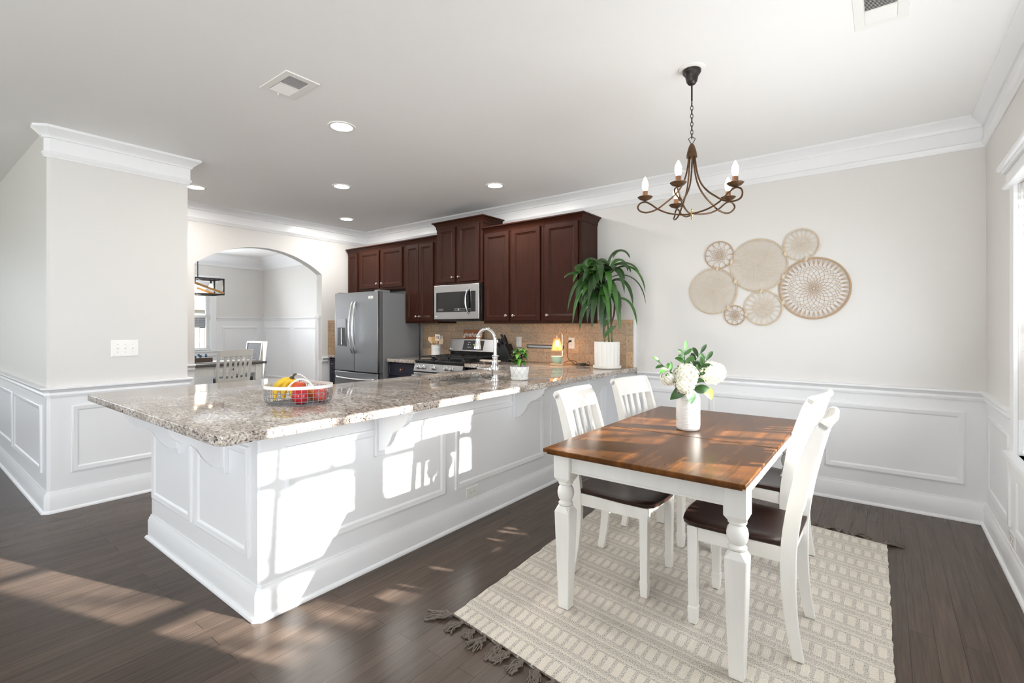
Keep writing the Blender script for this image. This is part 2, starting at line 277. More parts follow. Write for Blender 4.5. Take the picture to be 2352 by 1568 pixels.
# ---------------------------------------------------------------- mesh tools
class MB:
    def __init__(s): s.v = []; s.f = []; s.uv = None
    def add(s, vs, fs):
        k = len(s.v); s.v += [tuple(v) for v in vs]; s.f += [tuple(i+k for i in f) for f in fs]; return s
    def box(s, x0, x1, y0, y1, z0, z1):
        vs = [(x, y, z) for z in (z0, z1) for y in (y0, y1) for x in (x0, x1)]
        return s.add(vs, [(0,2,3,1), (4,5,7,6), (0,1,5,4), (2,6,7,3), (0,4,6,2), (1,3,7,5)])
    def obox(s, c, ux, uy, uz, a, b, h):
        c = Vector(c); ux, uy, uz = [Vector(t).normalized() for t in (ux, uy, uz)]
        vs = [c+ux*(i*a/2)+uy*(j*b/2)+uz*(k*h/2) for k in (-1,1) for j in (-1,1) for i in (-1,1)]
        return s.add(vs, [(0,2,3,1), (4,5,7,6), (0,1,5,4), (2,6,7,3), (0,4,6,2), (1,3,7,5)])
    def prism(s, poly, a0, a1, axis='z'):
        n = len(poly)
        def P(p, a):
            return {'z': (p[0], p[1], a), 'x': (a, p[0], p[1]), 'y': (p[0], a, p[1])}[axis]
        vs = [P(p, a0) for p in poly]+[P(p, a1) for p in poly]
        fs = [tuple(range(n)), tuple(range(2*n-1, n-1, -1))]+[(i, i+n, (i+1) % n+n, (i+1) % n) for i in range(n)]
        return s.add(vs, fs)
    def lathe(s, prof, c=(0,0,0), seg=28, ax=None, cap=True, sx=1, sy=1, flute=None):
        c = Vector(c); M = Matrix.Identity(3) if ax is None else Vector(ax).to_track_quat('Z', 'Y').to_matrix()
        vs = []
        for (r, z) in prof:
            for i in range(seg):
                a = 2*pi*i/seg; rr = r*(1+(flute(a) if flute else 0))
                vs.append(c+M @ Vector((rr*cos(a)*sx, rr*sin(a)*sy, z)))
        fs = []; n = len(prof)
        for j in range(n-1):
            for i in range(seg):
                fs.append((j*seg+i, j*seg+(i+1) % seg, (j+1)*seg+(i+1) % seg, (j+1)*seg+i))
        if cap: fs += [tuple(range(seg-1, -1, -1)), tuple(range((n-1)*seg, n*seg))]
        return s.add(vs, fs)
    def ball(s, c, r, seg=16, rings=10, sq=(1,1,1)):
        prof = [(max(1e-4, sin(pi*j/rings)), -cos(pi*j/rings)) for j in range(rings+1)]
        vs = []; k0 = len(s.v)
        for (q, z) in prof:
            for i in range(seg): a = 2*pi*i/seg; vs.append((c[0]+r*q*cos(a)*sq[0], c[1]+r*q*sin(a)*sq[1], c[2]+r*z*sq[2]))
        fs = [(j*seg+i, j*seg+(i+1) % seg, (j+1)*seg+(i+1) % seg, (j+1)*seg+i) for j in range(rings) for i in range(seg)]
        return s.add(vs, fs)
    def tube(s, pts, r, seg=8, cap=True, closed=False, flat=1.0):
        pts = [Vector(p) for p in pts]; n = len(pts); R = r if isinstance(r, (list, tuple)) else [r]*n
        up = None; vs = []
        for i, p in enumerate(pts):
            a = pts[(i-1) % n] if (closed or i > 0) else p; b = pts[(i+1) % n] if (closed or i < n-1) else p
            t = (b-a).normalized()
            if up is None:
                up = Vector((0,0,1)) if abs(t.z) < 0.9 else Vector((1,0,0))
            side = t.cross(up)
            if side.length < 1e-5: side = t.orthogonal()
            side.normalize(); up = side.cross(t).normalized()
            for k in range(seg):
                q = 2*pi*k/seg; vs.append(p+side*(cos(q)*R[i])+up*(sin(q)*R[i]*flat))
        fs = []
        for j in range(n if closed else n-1):
            j2 = (j+1) % n
            for k in range(seg): fs.append((j*seg+k, j*seg+(k+1) % seg, j2*seg+(k+1) % seg, j2*seg+k))
        if cap and not closed: fs += [tuple(range(seg-1, -1, -1)), tuple(range((n-1)*seg, n*seg))]
        return s.add(vs, fs)
    def nested(s, o, u, v, nrm, w, h, rings, cap=True):
        # rectangle rings going inward: (inset, height)
        o, u, v, nrm = [Vector(t) for t in (o, u, v, nrm)]; vs = []
        for d, e in rings:
            for (a, b) in ((d, d), (w-d, d), (w-d, h-d), (d, h-d)): vs.append(o+u*a+v*b+nrm*e)
        fs = []
        for j in range(len(rings)-1):
            for i in range(4): fs.append((j*4+i, j*4+(i+1) % 4, (j+1)*4+(i+1) % 4, (j+1)*4+i))
        if cap: k = (len(rings)-1)*4; fs.append((k, k+1, k+2, k+3))
        return s.add(vs, fs)
    def leaf(s, pts, wid, nrm=(0,0,1), fold=0.25, prof=None):
        # ribbon leaf along pts, with a v fold
        pts = [Vector(p) for p in pts]; n = len(pts); vs = []; up = Vector(nrm)
        for i, p in enumerate(pts):
            t = (pts[min(i+1, n-1)]-pts[max(i-1, 0)]).normalized(); sd = t.cross(up)
            if sd.length < 1e-4: sd = t.orthogonal()
            sd.normalize(); nn = sd.cross(t)
            x = i/(n-1); ww = wid*(prof(x) if prof else max(0.03, sin(pi*min(1, x*0.96+0.04))**0.7))
            vs += [p+sd*ww+nn*(abs(ww)*fold), p, p-sd*ww+nn*(abs(ww)*fold)]
        fs = []
        for i in range(n-1):
            a = i*3; fs += [(a, a+1, a+4, a+3), (a+1, a+2, a+5, a+4)]
        return s.add(vs, fs)
    def xform(s, M): s.v = [tuple(M @ Vector(v)) for v in s.v]; return s
    def build(s, name, m, parent=None, off=None, bevel=0.0, seg=2, smooth=True, solid=0.0, ang=38, subd=0):
        me = bpy.data.meshes.new(name)
        if off is None and parent is not None: off = parent.get('_o', (0,0,0))
        ox, oy, oz = off if off is not None else (0,0,0)
        me.from_pydata([(x-ox, y-oy, z-oz) for x, y, z in s.v], [], s.f)
        bm = bmesh.new(); bm.from_mesh(me)
        bmesh.ops.recalc_face_normals(bm, faces=bm.faces)
        if smooth:
            for f in bm.faces: f.smooth = True
            for e in bm.edges:
                if len(e.link_faces) == 2 and e.calc_face_angle(0) > radians(ang): e.smooth = False
        bm.to_mesh(me); bm.free()
        for mm in (m if isinstance(m, (list, tuple)) else [m]): me.materials.append(mm)
        o = bpy.data.objects.new(name, me); COL.objects.link(o)
        if parent is not None: o.parent = parent
        elif off is not None: o.location = off
        if solid: md = o.modifiers.new('solid', 'SOLIDIFY'); md.thickness = solid; md.offset = 0
        if bevel:
            md = o.modifiers.new('edge', 'BEVEL'); md.width = bevel; md.segments = seg; md.limit_method = 'ANGLE'; md.angle_limit = radians(35); md.harden_normals = False
        if subd: md = o.modifiers.new('sub', 'SUBSURF'); md.levels = subd; md.render_levels = subd
        return o
def bez(p0, p1, p2, p3, n=10):
    p0, p1, p2, p3 = [Vector(p) for p in (p0, p1, p2, p3)]; out = []
    for i in range(n+1):
        t = i/n; out.append(p0*(1-t)**3+p1*(3*t*(1-t)**2)+p2*(3*t*t*(1-t))+p3*t**3)
    return out
def smooth_path(P, n=6):
    P = [Vector(p) for p in P]; out = []
    for i in range(len(P)-1):
        a = P[max(i-1, 0)]; b = P[i]; c = P[i+1]; d = P[min(i+2, len(P)-1)]
        for k in range(n):
            t = k/n; out.append(0.5*((2*b)+(c-a)*t+(2*a-5*b+4*c-d)*t*t+(3*b-a-3*c+d)*t**3))
    out.append(P[-1]); return out
def thing(name, label, cat, loc=(0,0,0), rz=0.0, group=None):
    o = bpy.data.objects.new(name, None); o.empty_display_size = 0.05; COL.objects.link(o); o.location = loc; o.rotation_euler = (0,0,rz)
    o['label'] = label; o['category'] = cat
    if group: o['group'] = group
    return o
def wthing(name, label, cat, loc, group=None):
    # thing whose parts are written in room coordinates
    o = thing(name, label, cat, loc, 0, group); OFFS[o.name] = tuple(loc); return o
OFFS = {}
def pt(name, mb, m, parent, label=None, **k):
    p = parent; off = None; q = parent
    while q is not None:
        if q.name in OFFS: off = OFFS[q.name]; break
        q = q.parent
    o = mb.build(name, m, parent, off=off or (0,0,0), **k)
    if label: o['label'] = label
    return o
def tag(o, label, cat, group=None):
    o['label'] = label; o['category'] = cat
    if group: o['group'] = group
    return o
def struct(name, mb, m, parent=None, **k):
    o = mb.build(name, m, parent, **k)
    if parent is None: o['kind'] = 'structure'
    return o
def copy_tree(o, parent=None):
    c = o.copy(); COL.objects.link(c); c.parent = parent
    for ch in list(o.children): copy_tree(ch, c)
    return c
def plate_mesh(name, outer, holes, z0, z1, bev, m, parent=None, off=None, res=4):
    # slab with holes and rounded edges through a filled 2D curve, turned to mesh
    cu = bpy.data.curves.new('tmp', 'CURVE'); cu.dimensions = '2D'; cu.fill_mode = 'BOTH'
    for pts in [outer]+holes:
        sp = cu.splines.new('POLY'); sp.points.add(len(pts)-1)
        for q, p in zip(sp.points, pts): q.co = (p[0], p[1], 0, 1)
        sp.use_cyclic_u = True
    cu.extrude = (z1-z0)/2-bev; cu.bevel_depth = bev; cu.bevel_resolution = res; cu.offset = -bev
    ob = bpy.data.objects.new('tmp', cu); COL.objects.link(ob)
    bpy.context.view_layer.update()
    me = bpy.data.meshes.new_from_object(ob.evaluated_get(bpy.context.evaluated_depsgraph_get()))
    bpy.data.objects.remove(ob); bpy.data.curves.remove(cu)
    ox, oy, oz = off or (0,0,0)
    me.transform(Matrix.Translation((-ox, -oy, (z0+z1)/2-oz)))
    bm = bmesh.new(); bm.from_mesh(me); bmesh.ops.remove_doubles(bm, verts=bm.verts, dist=1e-5)
    for f in bm.faces: f.smooth = True
    for e in bm.edges:
        if len(e.link_faces) == 2 and e.calc_face_angle(0) > radians(40): e.smooth = False
    bm.to_mesh(me); bm.free(); me.materials.clear(); me.materials.append(m); me.name = name
    o = bpy.data.objects.new(name, me); COL.objects.link(o)
    if parent: o.parent = parent
    elif off: o.location = off
    return o
def text(body, size, loc, rot, m, parent, name='lettering', shear=0.0, ext=0.0008, align='CENTER', bold=0.0):
    cu = bpy.data.curves.new('tmp', 'FONT'); cu.body = body; cu.size = size; cu.extrude = ext; cu.align_x = align; cu.align_y = 'CENTER'; cu.shear = shear; cu.offset = bold
    ob = bpy.data.objects.new('tmp', cu); COL.objects.link(ob); bpy.context.view_layer.update()
    me = bpy.data.meshes.new_from_object(ob.evaluated_get(bpy.context.evaluated_depsgraph_get()))
    bpy.data.objects.remove(ob); bpy.data.curves.remove(cu)
    me.materials.clear(); me.materials.append(m); me.name = name
    o = bpy.data.objects.new(name, me); COL.objects.link(o); o.parent = parent
    off = (0,0,0); q = parent
    while q is not None:
        if q.name in OFFS: off = OFFS[q.name]; break
        q = q.parent
    o.location = Vector(loc)-Vector(off); o.rotation_euler = rot
    return o
def rrect(x0, x1, y0, y1, r, n=6):
    out = []
    for (cx, cy, a0) in ((x1-r, y1-r, 0), (x0+r, y1-r, 90), (x0+r, y0+r, 180), (x1-r, y0+r, 270)):
        for i in range(n+1): a = radians(a0+90*i/n); out.append((cx+r*cos(a), cy+r*sin(a)))
    return out
def fillet(P, R, n=6):
    out = []; N_ = len(P)
    for i in range(N_):
        p = Vector(P[i]); a = Vector(P[i-1]); b = Vector(P[(i+1) % N_]); r = R[i] if isinstance(R, (list, tuple)) else R
        if r <= 0: out.append(tuple(p)); continue
        u = (a-p).normalized(); v = (b-p).normalized(); ang = u.angle(v); t = r/math.tan(ang/2)
        s, e = p+u*t, p+v*t
        for k in range(n+1):
            q = k/n; out.append(tuple(s*(1-q)**2+p*(2*q*(1-q))+e*q*q))
    return out
def mold(path, prof):
    # sweep profile (distance from wall, z) along a wall line, the room on its left; returns one MB per stretch
    n = len(path); P = [Vector(p) for p in path]; dirs = [(P[i+1]-P[i]).normalized() for i in range(n-1)]
    nr = [Vector((-d.y, d.x)) for d in dirs]; mit = []
    for i in range(n):
        if i == 0: mit.append(nr[0])
        elif i == n-1: mit.append(nr[-1])
        else:
            m = (nr[i-1]+nr[i]); m = m.normalized(); mit.append(m/m.dot(nr[i]))
    out = []
    for i in range(n-1):
        mb = MB(); k = len(prof)
        A = [(P[i].x+mit[i].x*d, P[i].y+mit[i].y*d, z) for d, z in prof]; B = [(P[i+1].x+mit[i+1].x*d, P[i+1].y+mit[i+1].y*d, z) for d, z in prof]
        mb.add(A+B, [(j, (j+1) % k, k+(j+1) % k, k+j) for j in range(k)]+[tuple(range(k)), tuple(range(2*k-1, k-1, -1))]); out.append(mb)
    return out
TRIM_N = [0]
def trims(path, prof, base='trim', names=None, m=None):
    for i, mb in enumerate(mold(path, prof)):
        if names: nm = names[i]
        else: TRIM_N[0] += 1; nm = '%s_%d' % (base, TRIM_N[0])
        struct(nm, mb, m or M_TRIM)
def trim(mb, **k):
    TRIM_N[0] += 1; return struct('trim_%d' % TRIM_N[0], mb, M_TRIM, **k)
FR = [(0, 0), (0.003, 0.009), (0.012, 0.013), (0.022, 0.010), (0.030, 0.010), (0.038, 0.005), (0.044, 0.0)]
def wall_frame(plane, c, side, a0, a1, z0, z1):
    # picture frame moulding on a wall: plane 'x' = wall at X=c with a along Y, 'y' = wall at Y=c with a along X
    mb = MB()
    if plane == 'x': mb.nested((c, a0, z0), (0,1,0), (0,0,1), (side,0,0), a1-a0, z1-z0, FR, cap=False)
    else: mb.nested((a0, c, z0), (1,0,0), (0,0,1), (0,side,0), a1-a0, z1-z0, FR, cap=False)
    return mb
# ---------------------------------------------------------------- the room
XR, YB, XL, H = 0.539, 4.438, -6.153, 2.699
XD, YD = -10.16, 4.82          # dining room far walls
PX, PY0, PY1 = -4.63, 0.71, 1.57   # wall pier
struct('floor', MB().box(-10.4, XR+0.15, -5.15, 5.0, -0.08, 0.0), M_FLOOR, smooth=False)
struct('ceiling', MB().box(-10.4, XR+0.15, -5.15, 5.0, H, H+0.1), M_CEIL, smooth=False)
# right wall with the twin window beside the table and an unseen one behind the camera, added for light
WZ0, WZ1 = 0.66, 2.03
WA = (1.76, 3.48); WB = (-3.8, -1.4)
mb = MB(); T = 0.13
ys = [-5.15, WB[0], WB[1], WA[0], WA[1], 5.0]
for i in range(5):
    y0, y1 = ys[i], ys[i+1]
    if i in (1, 3):
        mb.box(XR, XR+T, y0, y1, 0, WZ0); mb.box(XR, XR+T, y0, y1, WZ1, H)
    else: mb.box(XR, XR+T, y0, y1, 0, H)
struct('wall_right', mb, M_WALL, smooth=False)
struct('wall_back', MB().box(XL-0.12, XR, YB, YB+0.12, 0, H), M_WALL, smooth=False)
# arch wall between kitchen and dining room
AY0, AY1, AZ, AP = 2.156, 3.712, 2.02, 2.288
hw = (AY1-AY0)/2; rise = AP-AZ; Rr = (hw*hw+rise*rise)/(2*rise); cy_ = (AY0+AY1)/2; cz_ = AP-Rr; a0 = math.asin(hw/Rr)
arc = [(cy_+Rr*sin(a0*(1-2*i/28)), cz_+Rr*cos(a0*(1-2*i/28))) for i in range(29)]   # from AY1 to AY0
poly = [(PY1-0.1, 0), (AY0, 0)]+arc[::-1]+[(AY1, 0), (YB+0.1, 0), (YB+0.1, H), (PY1-0.1, H)]
mbw = MB(); xa, xb = XL-0.13, XL
# two jamb blocks plus the arched head in strips keeps every face convex
mbw.box(xa, xb, PY1-0.1, AY0, 0, H); mbw.box(xa, xb, AY1, YB+0.1, 0, H)
A2 = arc[::-1]
for i in range(28):
    (y0, z0), (y1, z1) = A2[i], A2[i+1]
    mbw.add([(x, y, z) for x in (xa, xb) for y, z in ((y0, z0), (y1, z1), (y1, H), (y0, H))], [(0,1,2,3), (7,6,5,4), (0,4,5,1), (2,6,7,3)])
struct('wall_left', mbw, M_WALL, smooth=False)
# pier
c = 0.018
struct('wall_pier', MB().prism([(-9.6, PY0), (PX-c, PY0), (PX, PY0+c), (PX, PY1), (-9.6, PY1)], 0, H), M_WALL, smooth=False)
# walls of the living room behind the camera, with window openings
def wall_holes(name, axis, c0, c1, a0, a1, holes, m=M_WALL, z0h=0.55, z1h=2.15):
    mb = MB(); cuts = sorted(holes); a = a0
    def bx(p, q, z0, z1):
        if axis == 'y': mb.box(p, q, c0, c1, z0, z1)
        else: mb.box(c0, c1, p, q, z0, z1)
    for (h0, h1) in cuts:
        bx(a, h0, 0, H); bx(h0, h1, 0, z0h); bx(h0, h1, z1h, H); a = h1
    bx(a, a1, 0, H); struct(name, mb, m, smooth=False)
wall_holes('wall_rear', 'y', -5.15, -5.0, -10.4, XR+0.13, [(-7.2, -5.8), (-2.9, -0.7)])
wall_holes('wall_far_left', 'x', -9.75, -9.6, -5.0, PY0, [(-3.1, -0.1)])
# dining room shell
DW = (2.55, 3.83)
wall_holes('wall_dining_far', 'x', XD-0.12, XD, 1.47, YD+0.12, [DW], M_WALLD, 0.85, 2.14)
struct('wall_dining_side', MB().box(XD, XL-0.13, YD, YD+0.12, 0, H), M_WALLD, smooth=False)
struct('wall_dining_near', MB().box(XD, -9.6, 1.45, PY1, 0, H), M_WALLD, smooth=False)
# crown moulding, chair rail, baseboard
CR = [(0, 2.492), (0.008, 2.492), (0.011, 2.503), (0.020, 2.512), (0.026, 2.528), (0.015, 2.534), (0.015, 2.622), (0.026, 2.626), (0.028, 2.634), (0.036, 2.645), (0.060, 2.668), (0.072, 2.678), (0.078, 2.682), (0.078, H), (0, H)]
CHR = [(0, 0.812), (0.012, 0.812), (0.016, 0.826), (0.012, 0.832), (0.012, 0.842), (0.020, 0.850), (0.026, 0.862), (0.034, 0.866), (0.034, 0.876), (0.028, 0.880), (0, 0.880)]
BB = [(0, 0), (0.030, 0), (0.030, 0.008), (0.024, 0.016), (0.016, 0.020), (0.016, 0.112), (0.013, 0.118), (0.012, 0.128), (0.006, 0.136), (0.005, 0.146), (0, 0.146)]
PP = [(PX, PY1), (PX, PY0+c), (PX-c, PY0)]
trims([(XR, -5.0), (XR, YB), (XL, YB), (XL, PY1), (PX, PY1), (PX, PY0+c), (PX-c, PY0), (-4.675, PY0)], CR)
trims([(XR, 3.60), (XR, YB), (-1.872, YB)], CHR)
trims([(XR, -5.0), (XR, 1.63)], CHR)
trims([(XL, 3.80), (XL, AY1)], CHR); trims([(XL, AY0), (XL, PY1), (PX, PY1), (PX, PY0+c), (PX-c, PY0), (-9.6, PY0)], CHR)
trims([(XR, -5.0), (XR, YB), (-2.2, YB)], BB, names=['baseboard_right', 'baseboard_back'])
trims([(XL, AY0), (XL, PY1), (PX, PY1), (PX, PY0+c), (PX-c, PY0), (-9.6, PY0)], BB, names=['baseboard_left', 'baseboard_pier_rear', 'baseboard_pier', 'baseboard_pier_corner', 'baseboard_pier_side'])
for (x0, x1) in ((-1.83, -1.30), (-1.215, -0.45), (-0.362, 0.437)): trim(wall_frame('y', YB, -1, x0, x1, 0.24, 0.735))
trim(wall_frame('x', XR, -1, 3.665, 4.335, 0.24, 0.735))
for (y0, y1) in ((2.66, 3.53), (1.70, 2.57)): trim(wall_frame('x', XR, -1, y0, y1, 0.24, 0.56))
trim(wall_frame('x', PX, 1, 0.836, 1.47, 0.262, 0.745))
for i in range(4):
    x1 = -4.80-i*1.24; trim(wall_frame('y', PY0, -1, x1-1.17, x1, 0.255, 0.745))
# dining wainscot
DCH = [(0, 1.425), (0.012, 1.425), (0.014, 1.44), (0.022, 1.455), (0.034, 1.465), (0.034, 1.478), (0, 1.478)]
trims([(XL-0.13, YD), (XD, YD), (XD, 3.93)], DCH)
DCR = [(0, 2.455), (0.014, 2.455), (0.02, 2.475), (0.02, 2.49), (0.05, 2.54), (0.12, 2.63), (0.13, 2.66), (0.13, H), (0, H)]
trims([(XL-0.13, YD), (XD, YD), (XD, PY1)], DCR)
for (x0, x1) in ((-10.08, -9.06), (-8.95, -7.9), (-7.79, -6.75)): trim(wall_frame('y', YD, -1, x0, x1, 0.28, 1.30))
trim(wall_frame('x', XD, 1, 4.03, 4.73, 0.28, 1.30))
# white lining of the archway jambs with its little cap, as seen at the right of the opening
mb = MB().box(XL-0.150, XL-0.085, AY1-0.012, AY1+0.02, 0, 1.425).box(XL-0.160, XL-0.072, AY1-0.026, AY1+0.02, 1.425, 1.455); trim(mb)
# backsplash tiles (stuck to the wall)
struct('wall_backsplash', MB().box(-4.905, -1.995, YB-0.010, YB+0.001, 0.914, 1.306), M_TILE, smooth=False)
struct('wall_backsplash_top_border', MB().box(-4.905, -1.900, YB-0.010, YB+0.001, 1.324, 1.372).box(-4.905, -1.995, YB-0.012, YB+0.001, 1.306, 1.3235), M_TILEB, smooth=False)
struct('wall_backsplash_end_border', MB().box(-1.960, -1.915, YB-0.011, YB+0.001, 0.914, 1.324).box(-1.995, -1.9605, YB-0.0125, YB+0.001, 0.914, 1.3235), M_TILEV, smooth=False)
trim(MB().box(-1.915, -1.893, YB-0.012, YB, 0.914, 1.374))
struct('wall_backsplash_side', MB().box(XL-0.001, XL+0.010, 3.80, YB-0.01, 0.914, 1.39), M_TILEY, smooth=False)
# ---------------------------------------------------------------- windows
def twin_window(name, X, side, y0, y1, z0, z1, units, blinds, casing=True, wx=0.0, label=None):
    # side = -1 : the room lies towards -X
    root = bpy.data.objects.new(name, None); COL.objects.link(root); root['kind'] = 'structure'; OFFS[name] = (0, 0, 0)
    o1 = -side
    xf = X+o1*0.075; s0 = min(xf, xf+o1*0.045); s1 = max(xf, xf+o1*0.045)
    fr = MB(); n = units; mull = 0.10; wdt = (y1-y0-mull*(n-1))/n; spans = []
    for i in range(n):
        a = y0+i*(wdt+mull); b = a+wdt; spans.append((a, b))
        if i < n-1: fr.box(min(X+o1*0.0, X+o1*0.13), max(X, X+o1*0.13), b, b+mull, z0, z1)
        zm = (z0+z1)/2
        for (za, zb, dx) in ((z0, zm+0.02, 0.0), (zm-0.02, z1, 0.022)):
            p0, p1 = s0+o1*dx, s1+o1*dx
            fr.box(p0, p1, a, a+0.045, za, zb); fr.box(p0, p1, b-0.045, b, za, zb); fr.box(p0, p1, a+0.045, b-0.045, za, za+0.045); fr.box(p0, p1, a+0.045, b-0.045, zb-0.045, zb)
        fr.box(s0+o1*0.022, s1+o1*0.022, a+0.045, b-0.045, z1-0.262, z1-0.232)
    pt('window_frame', fr, M_VINYL, root, smooth=False)
    gl = MB()
    for a, b in spans: gl.box(xf+o1*0.02, xf+o1*0.024, a+0.04, b-0.04, z0+0.04, (z0+z1)/2+0.01); gl.box(xf+o1*0.044, xf+o1*0.048, a+0.04, b-0.04, (z0+z1)/2, z1-0.04)
    pt('pane', gl, M_GLASS, root, smooth=False)
    if casing:
        cs = MB(); i0, i1 = sorted((X, X+side*0.018)); cw = 0.095
        cs.box(i0, i1, y0-cw, y0, z0-0.02, z1).box(i0, i1, y1, y1+cw, z0-0.02, z1).box(i0, i1, y0-cw, y1+cw, z1, z1+0.085)
        for i in range(n-1): b = spans[i][1]; cs.box(i0, i1, b, b+mull, z0, z1)
        pt('casing', cs, M_TRIM, root, bevel=0.003)
        hd = MB(); j0, j1 = sorted((X, X+side*0.045)); k0, k1 = sorted((X, X+side*0.062))
        hd.box(j0, j1, y0-cw-0.02, y1+cw+0.02, z1-0.006, z1+0.012).box(*sorted((X, X+side*0.03)), y0-cw-0.008, y1+cw+0.008, z1+0.012, z1+0.075).box(j0, j1, y0-cw-0.025, y1+cw+0.025, z1+0.075, z1+0.095).box(k0, k1, y0-cw-0.04, y1+cw+0.04, z1+0.095, z1+0.118)
        pt('head_moulding', hd, M_TRIM, root, bevel=0.004)
        sl = MB(); sl.box(*sorted((X+o1*0.075, X+side*0.045)), y0-cw-0.02, y1+cw+0.02, z0-0.028, z0).box(*sorted((X, X+side*0.022)), y0-cw, y1+cw, z0-0.11, z0-0.028)
        pt('window_sill', sl, M_TRIM, root, bevel=0.004)
    return root, spans
wr, spans = twin_window('window_1', XR, -1, WA[0], WA[1], WZ0, WZ1, 2, True)
def blind(y0, y1, z0, z1, X, side, label, tilt=0.0, pitch=0.0445, grp=None, wand=True):
    t = wthing('window_blind', label, 'blind', (X, (y0+y1)/2, z0), grp)
    pt('headrail', MB().box(X-0.028, X+0.028, y0, y1, z1-0.05, z1), M_BLIND, t, bevel=0.003)
    s = MB(); n = int((z1-0.055-z0-0.03)/pitch); ct, st = cos(tilt), sin(tilt)
    for i in range(n):
        z = z1-0.075-i*pitch
        s.obox((X, (y0+y1)/2, z), (ct, 0, st), (0, 1, 0), (-st, 0, ct), 0.050, y1-y0-0.006, 0.0028)
    pt('slats', s, M_BLIND, t, smooth=False)
    pt('bottom_rail', MB().box(X-0.026, X+0.026, y0, y1, z0+0.002, z0+0.018), M_BLIND, t, bevel=0.003)
    for f in (0.16, 0.84): y = y0+(y1-y0)*f; pt('ladder_cord', MB().tube([(X-0.026, y, z0+0.01), (X-0.026, y, z1-0.05)], 0.001, 4).tube([(X+0.026, y, z0+0.01), (X+0.026, y, z1-0.05)], 0.001, 4), M_BLIND, t)
    if wand:
        y = y1-0.05; xx = X+side*0.036
        pt('tilt_cord', MB().tube([(xx, y, z1-0.04), (xx, y, 1.42)], 0.0016, 6).lathe([(0.002, 0.05), (0.009, 0.0), (0.007, -0.006), (0.001, -0.008)], (xx, y, 1.37), 10).tube([(xx, y-0.05, z1-0.04), (xx, y-0.05, z0+0.05)], 0.0016, 6).lathe([(0.002, 0.04), (0.008, 0.0), (0.001, -0.006)], (xx, y-0.05, z0+0.03), 10), M_BLIND, t)
    return t
blind(spans[1][0]+0.004, spans[1][1]-0.004, WZ0+0.002, WZ1-0.004, XR+0.040, -1, 'white slatted blind in the window right of the dining table, half nearer the corner', 0.33, grp=None)
blind(spans[0][0]+0.004, spans[0][1]-0.004, WZ0+0.002, WZ1-0.004, XR+0.040, -1, 'white slatted blind in the half of the table window away from the corner', 0.33)
twin_window('window_2', XR, -1, WB[0], WB[1], WZ0, WZ1, 2, False)
wd, dsp = twin_window('window_3', XD, 1, DW[0], DW[1], 0.85, 2.14, 1, True)
blind(DW[0]+0.004, DW[1]-0.004, 0.855, 2.135, XD-0.035, 1, 'open white slatted blind over the dining room window', 0.0, wand=False)
# ---------------------------------------------------------------- outdoors
g = MB().box(-60, 60, -60, 60, -0.55, -0.45); struct('ground', g, mat('winter_lawn', (0.30, 0.30, 0.20), 0.9, vary=(2, 0.3, ONE)), smooth=False)
hs = wthing('neighbour_house', 'neighbouring house with tan shingle roof beyond the dining room window', 'house', (-19, 6.6, -0.45))
pt('wall', MB().box(-22, -18.2, 3.5, 12.5, -0.45, 1.9), mat('neighbour_siding', (0.55, 0.56, 0.56), 0.7), hs, smooth=False)
pt('roof', MB().prism([(-22.4, 1.85), (-17.9, 1.85), (-20.2, 4.4)], 3.2, 12.8, 'y'), mat('tan_shingles', (0.42, 0.30, 0.22), 0.8, vary=(5, 0.25, (1, 1, 9))), hs, smooth=False)
pt('window', MB().box(-18.22, -18.16, 6.1, 7.0, 0.7, 1.6), M_BLKGL, hs, smooth=False)
fe = MB()
for i in range(70): fe.box(-15.02, -14.99, 2.0+i*0.13, 2.12+i*0.13, -0.45, 1.25+0.02*(i % 2))
fence = fe.build('wooden_fence', mat('weathered_fence_boards', (0.20, 0.17, 0.16), 0.85, vary=(6, 0.3, ONE)), off=(-15, 6, -0.45), smooth=False)
tag(fence, 'dark board fence outside the dining room window', 'fence')
# leafless trees outside the table window; their boughs break up the sunlight
M_TRB = mat('tree_bark', (0.10, 0.075, 0.06), 0.9)
def bare_tree(label, x, y, seed, rk):
    random.seed(seed)
    tr = wthing('bare_tree', label, 'tree', (x, y, -0.45), 'leafless trees outside the table window')
    pt('trunk', MB().tube([(x, y, -0.5), (x+0.02, y+0.01, 1.2), (x-0.02, y-0.02, 2.9), (x-0.1, y+0.07, 4.8)], [0.085*rk, 0.075*rk, 0.065*rk, 0.03*rk], 10), M_TRB, tr)
    bo = MB()
    for k in range(9):
        z = 1.9+k*0.28; a = random.uniform(0, 2*pi); Lb = random.uniform(0.7, 1.5)
        p0 = Vector((x, y, z)); p3 = p0+Vector((cos(a)*0.6, sin(a)*1.0, 0.75))*Lb
        q = bez(p0, p0+Vector((cos(a), sin(a), 0.2))*Lb*0.3, p3-Vector((0, 0, 0.3)), p3, 7); bo.tube(q, [0.024*(1-i/9) for i in range(8)], 6)
        for j in (3, 5):
            a2 = a+random.uniform(-1, 1); bo.tube([q[j], q[j]+Vector((cos(a2)*0.2, sin(a2)*0.3, 0.2)), q[j]+Vector((cos(a2)*0.3, sin(a2)*0.5, 0.45))], [0.009, 0.006, 0.003], 5)
    pt('branches', bo, M_TRB, tr)
bare_tree('thicker leafless tree outside the table window, farther from the glass', 4.4, 3.42, 11, 0.75)
bare_tree('slender leafless tree outside the table window, nearer the glass', 3.2, 3.90, 12, 0.5)
fe = MB()
for i in range(46): fe.box(2.20, 2.225, 0.6+i*0.145, 0.74+i*0.145, -0.45, 1.68+0.012*(i % 2))
fe.box(2.225, 2.27, 0.6, 7.27, 1.35, 1.44).box(2.225, 2.27, 0.6, 7.27, 0.0, 0.09)
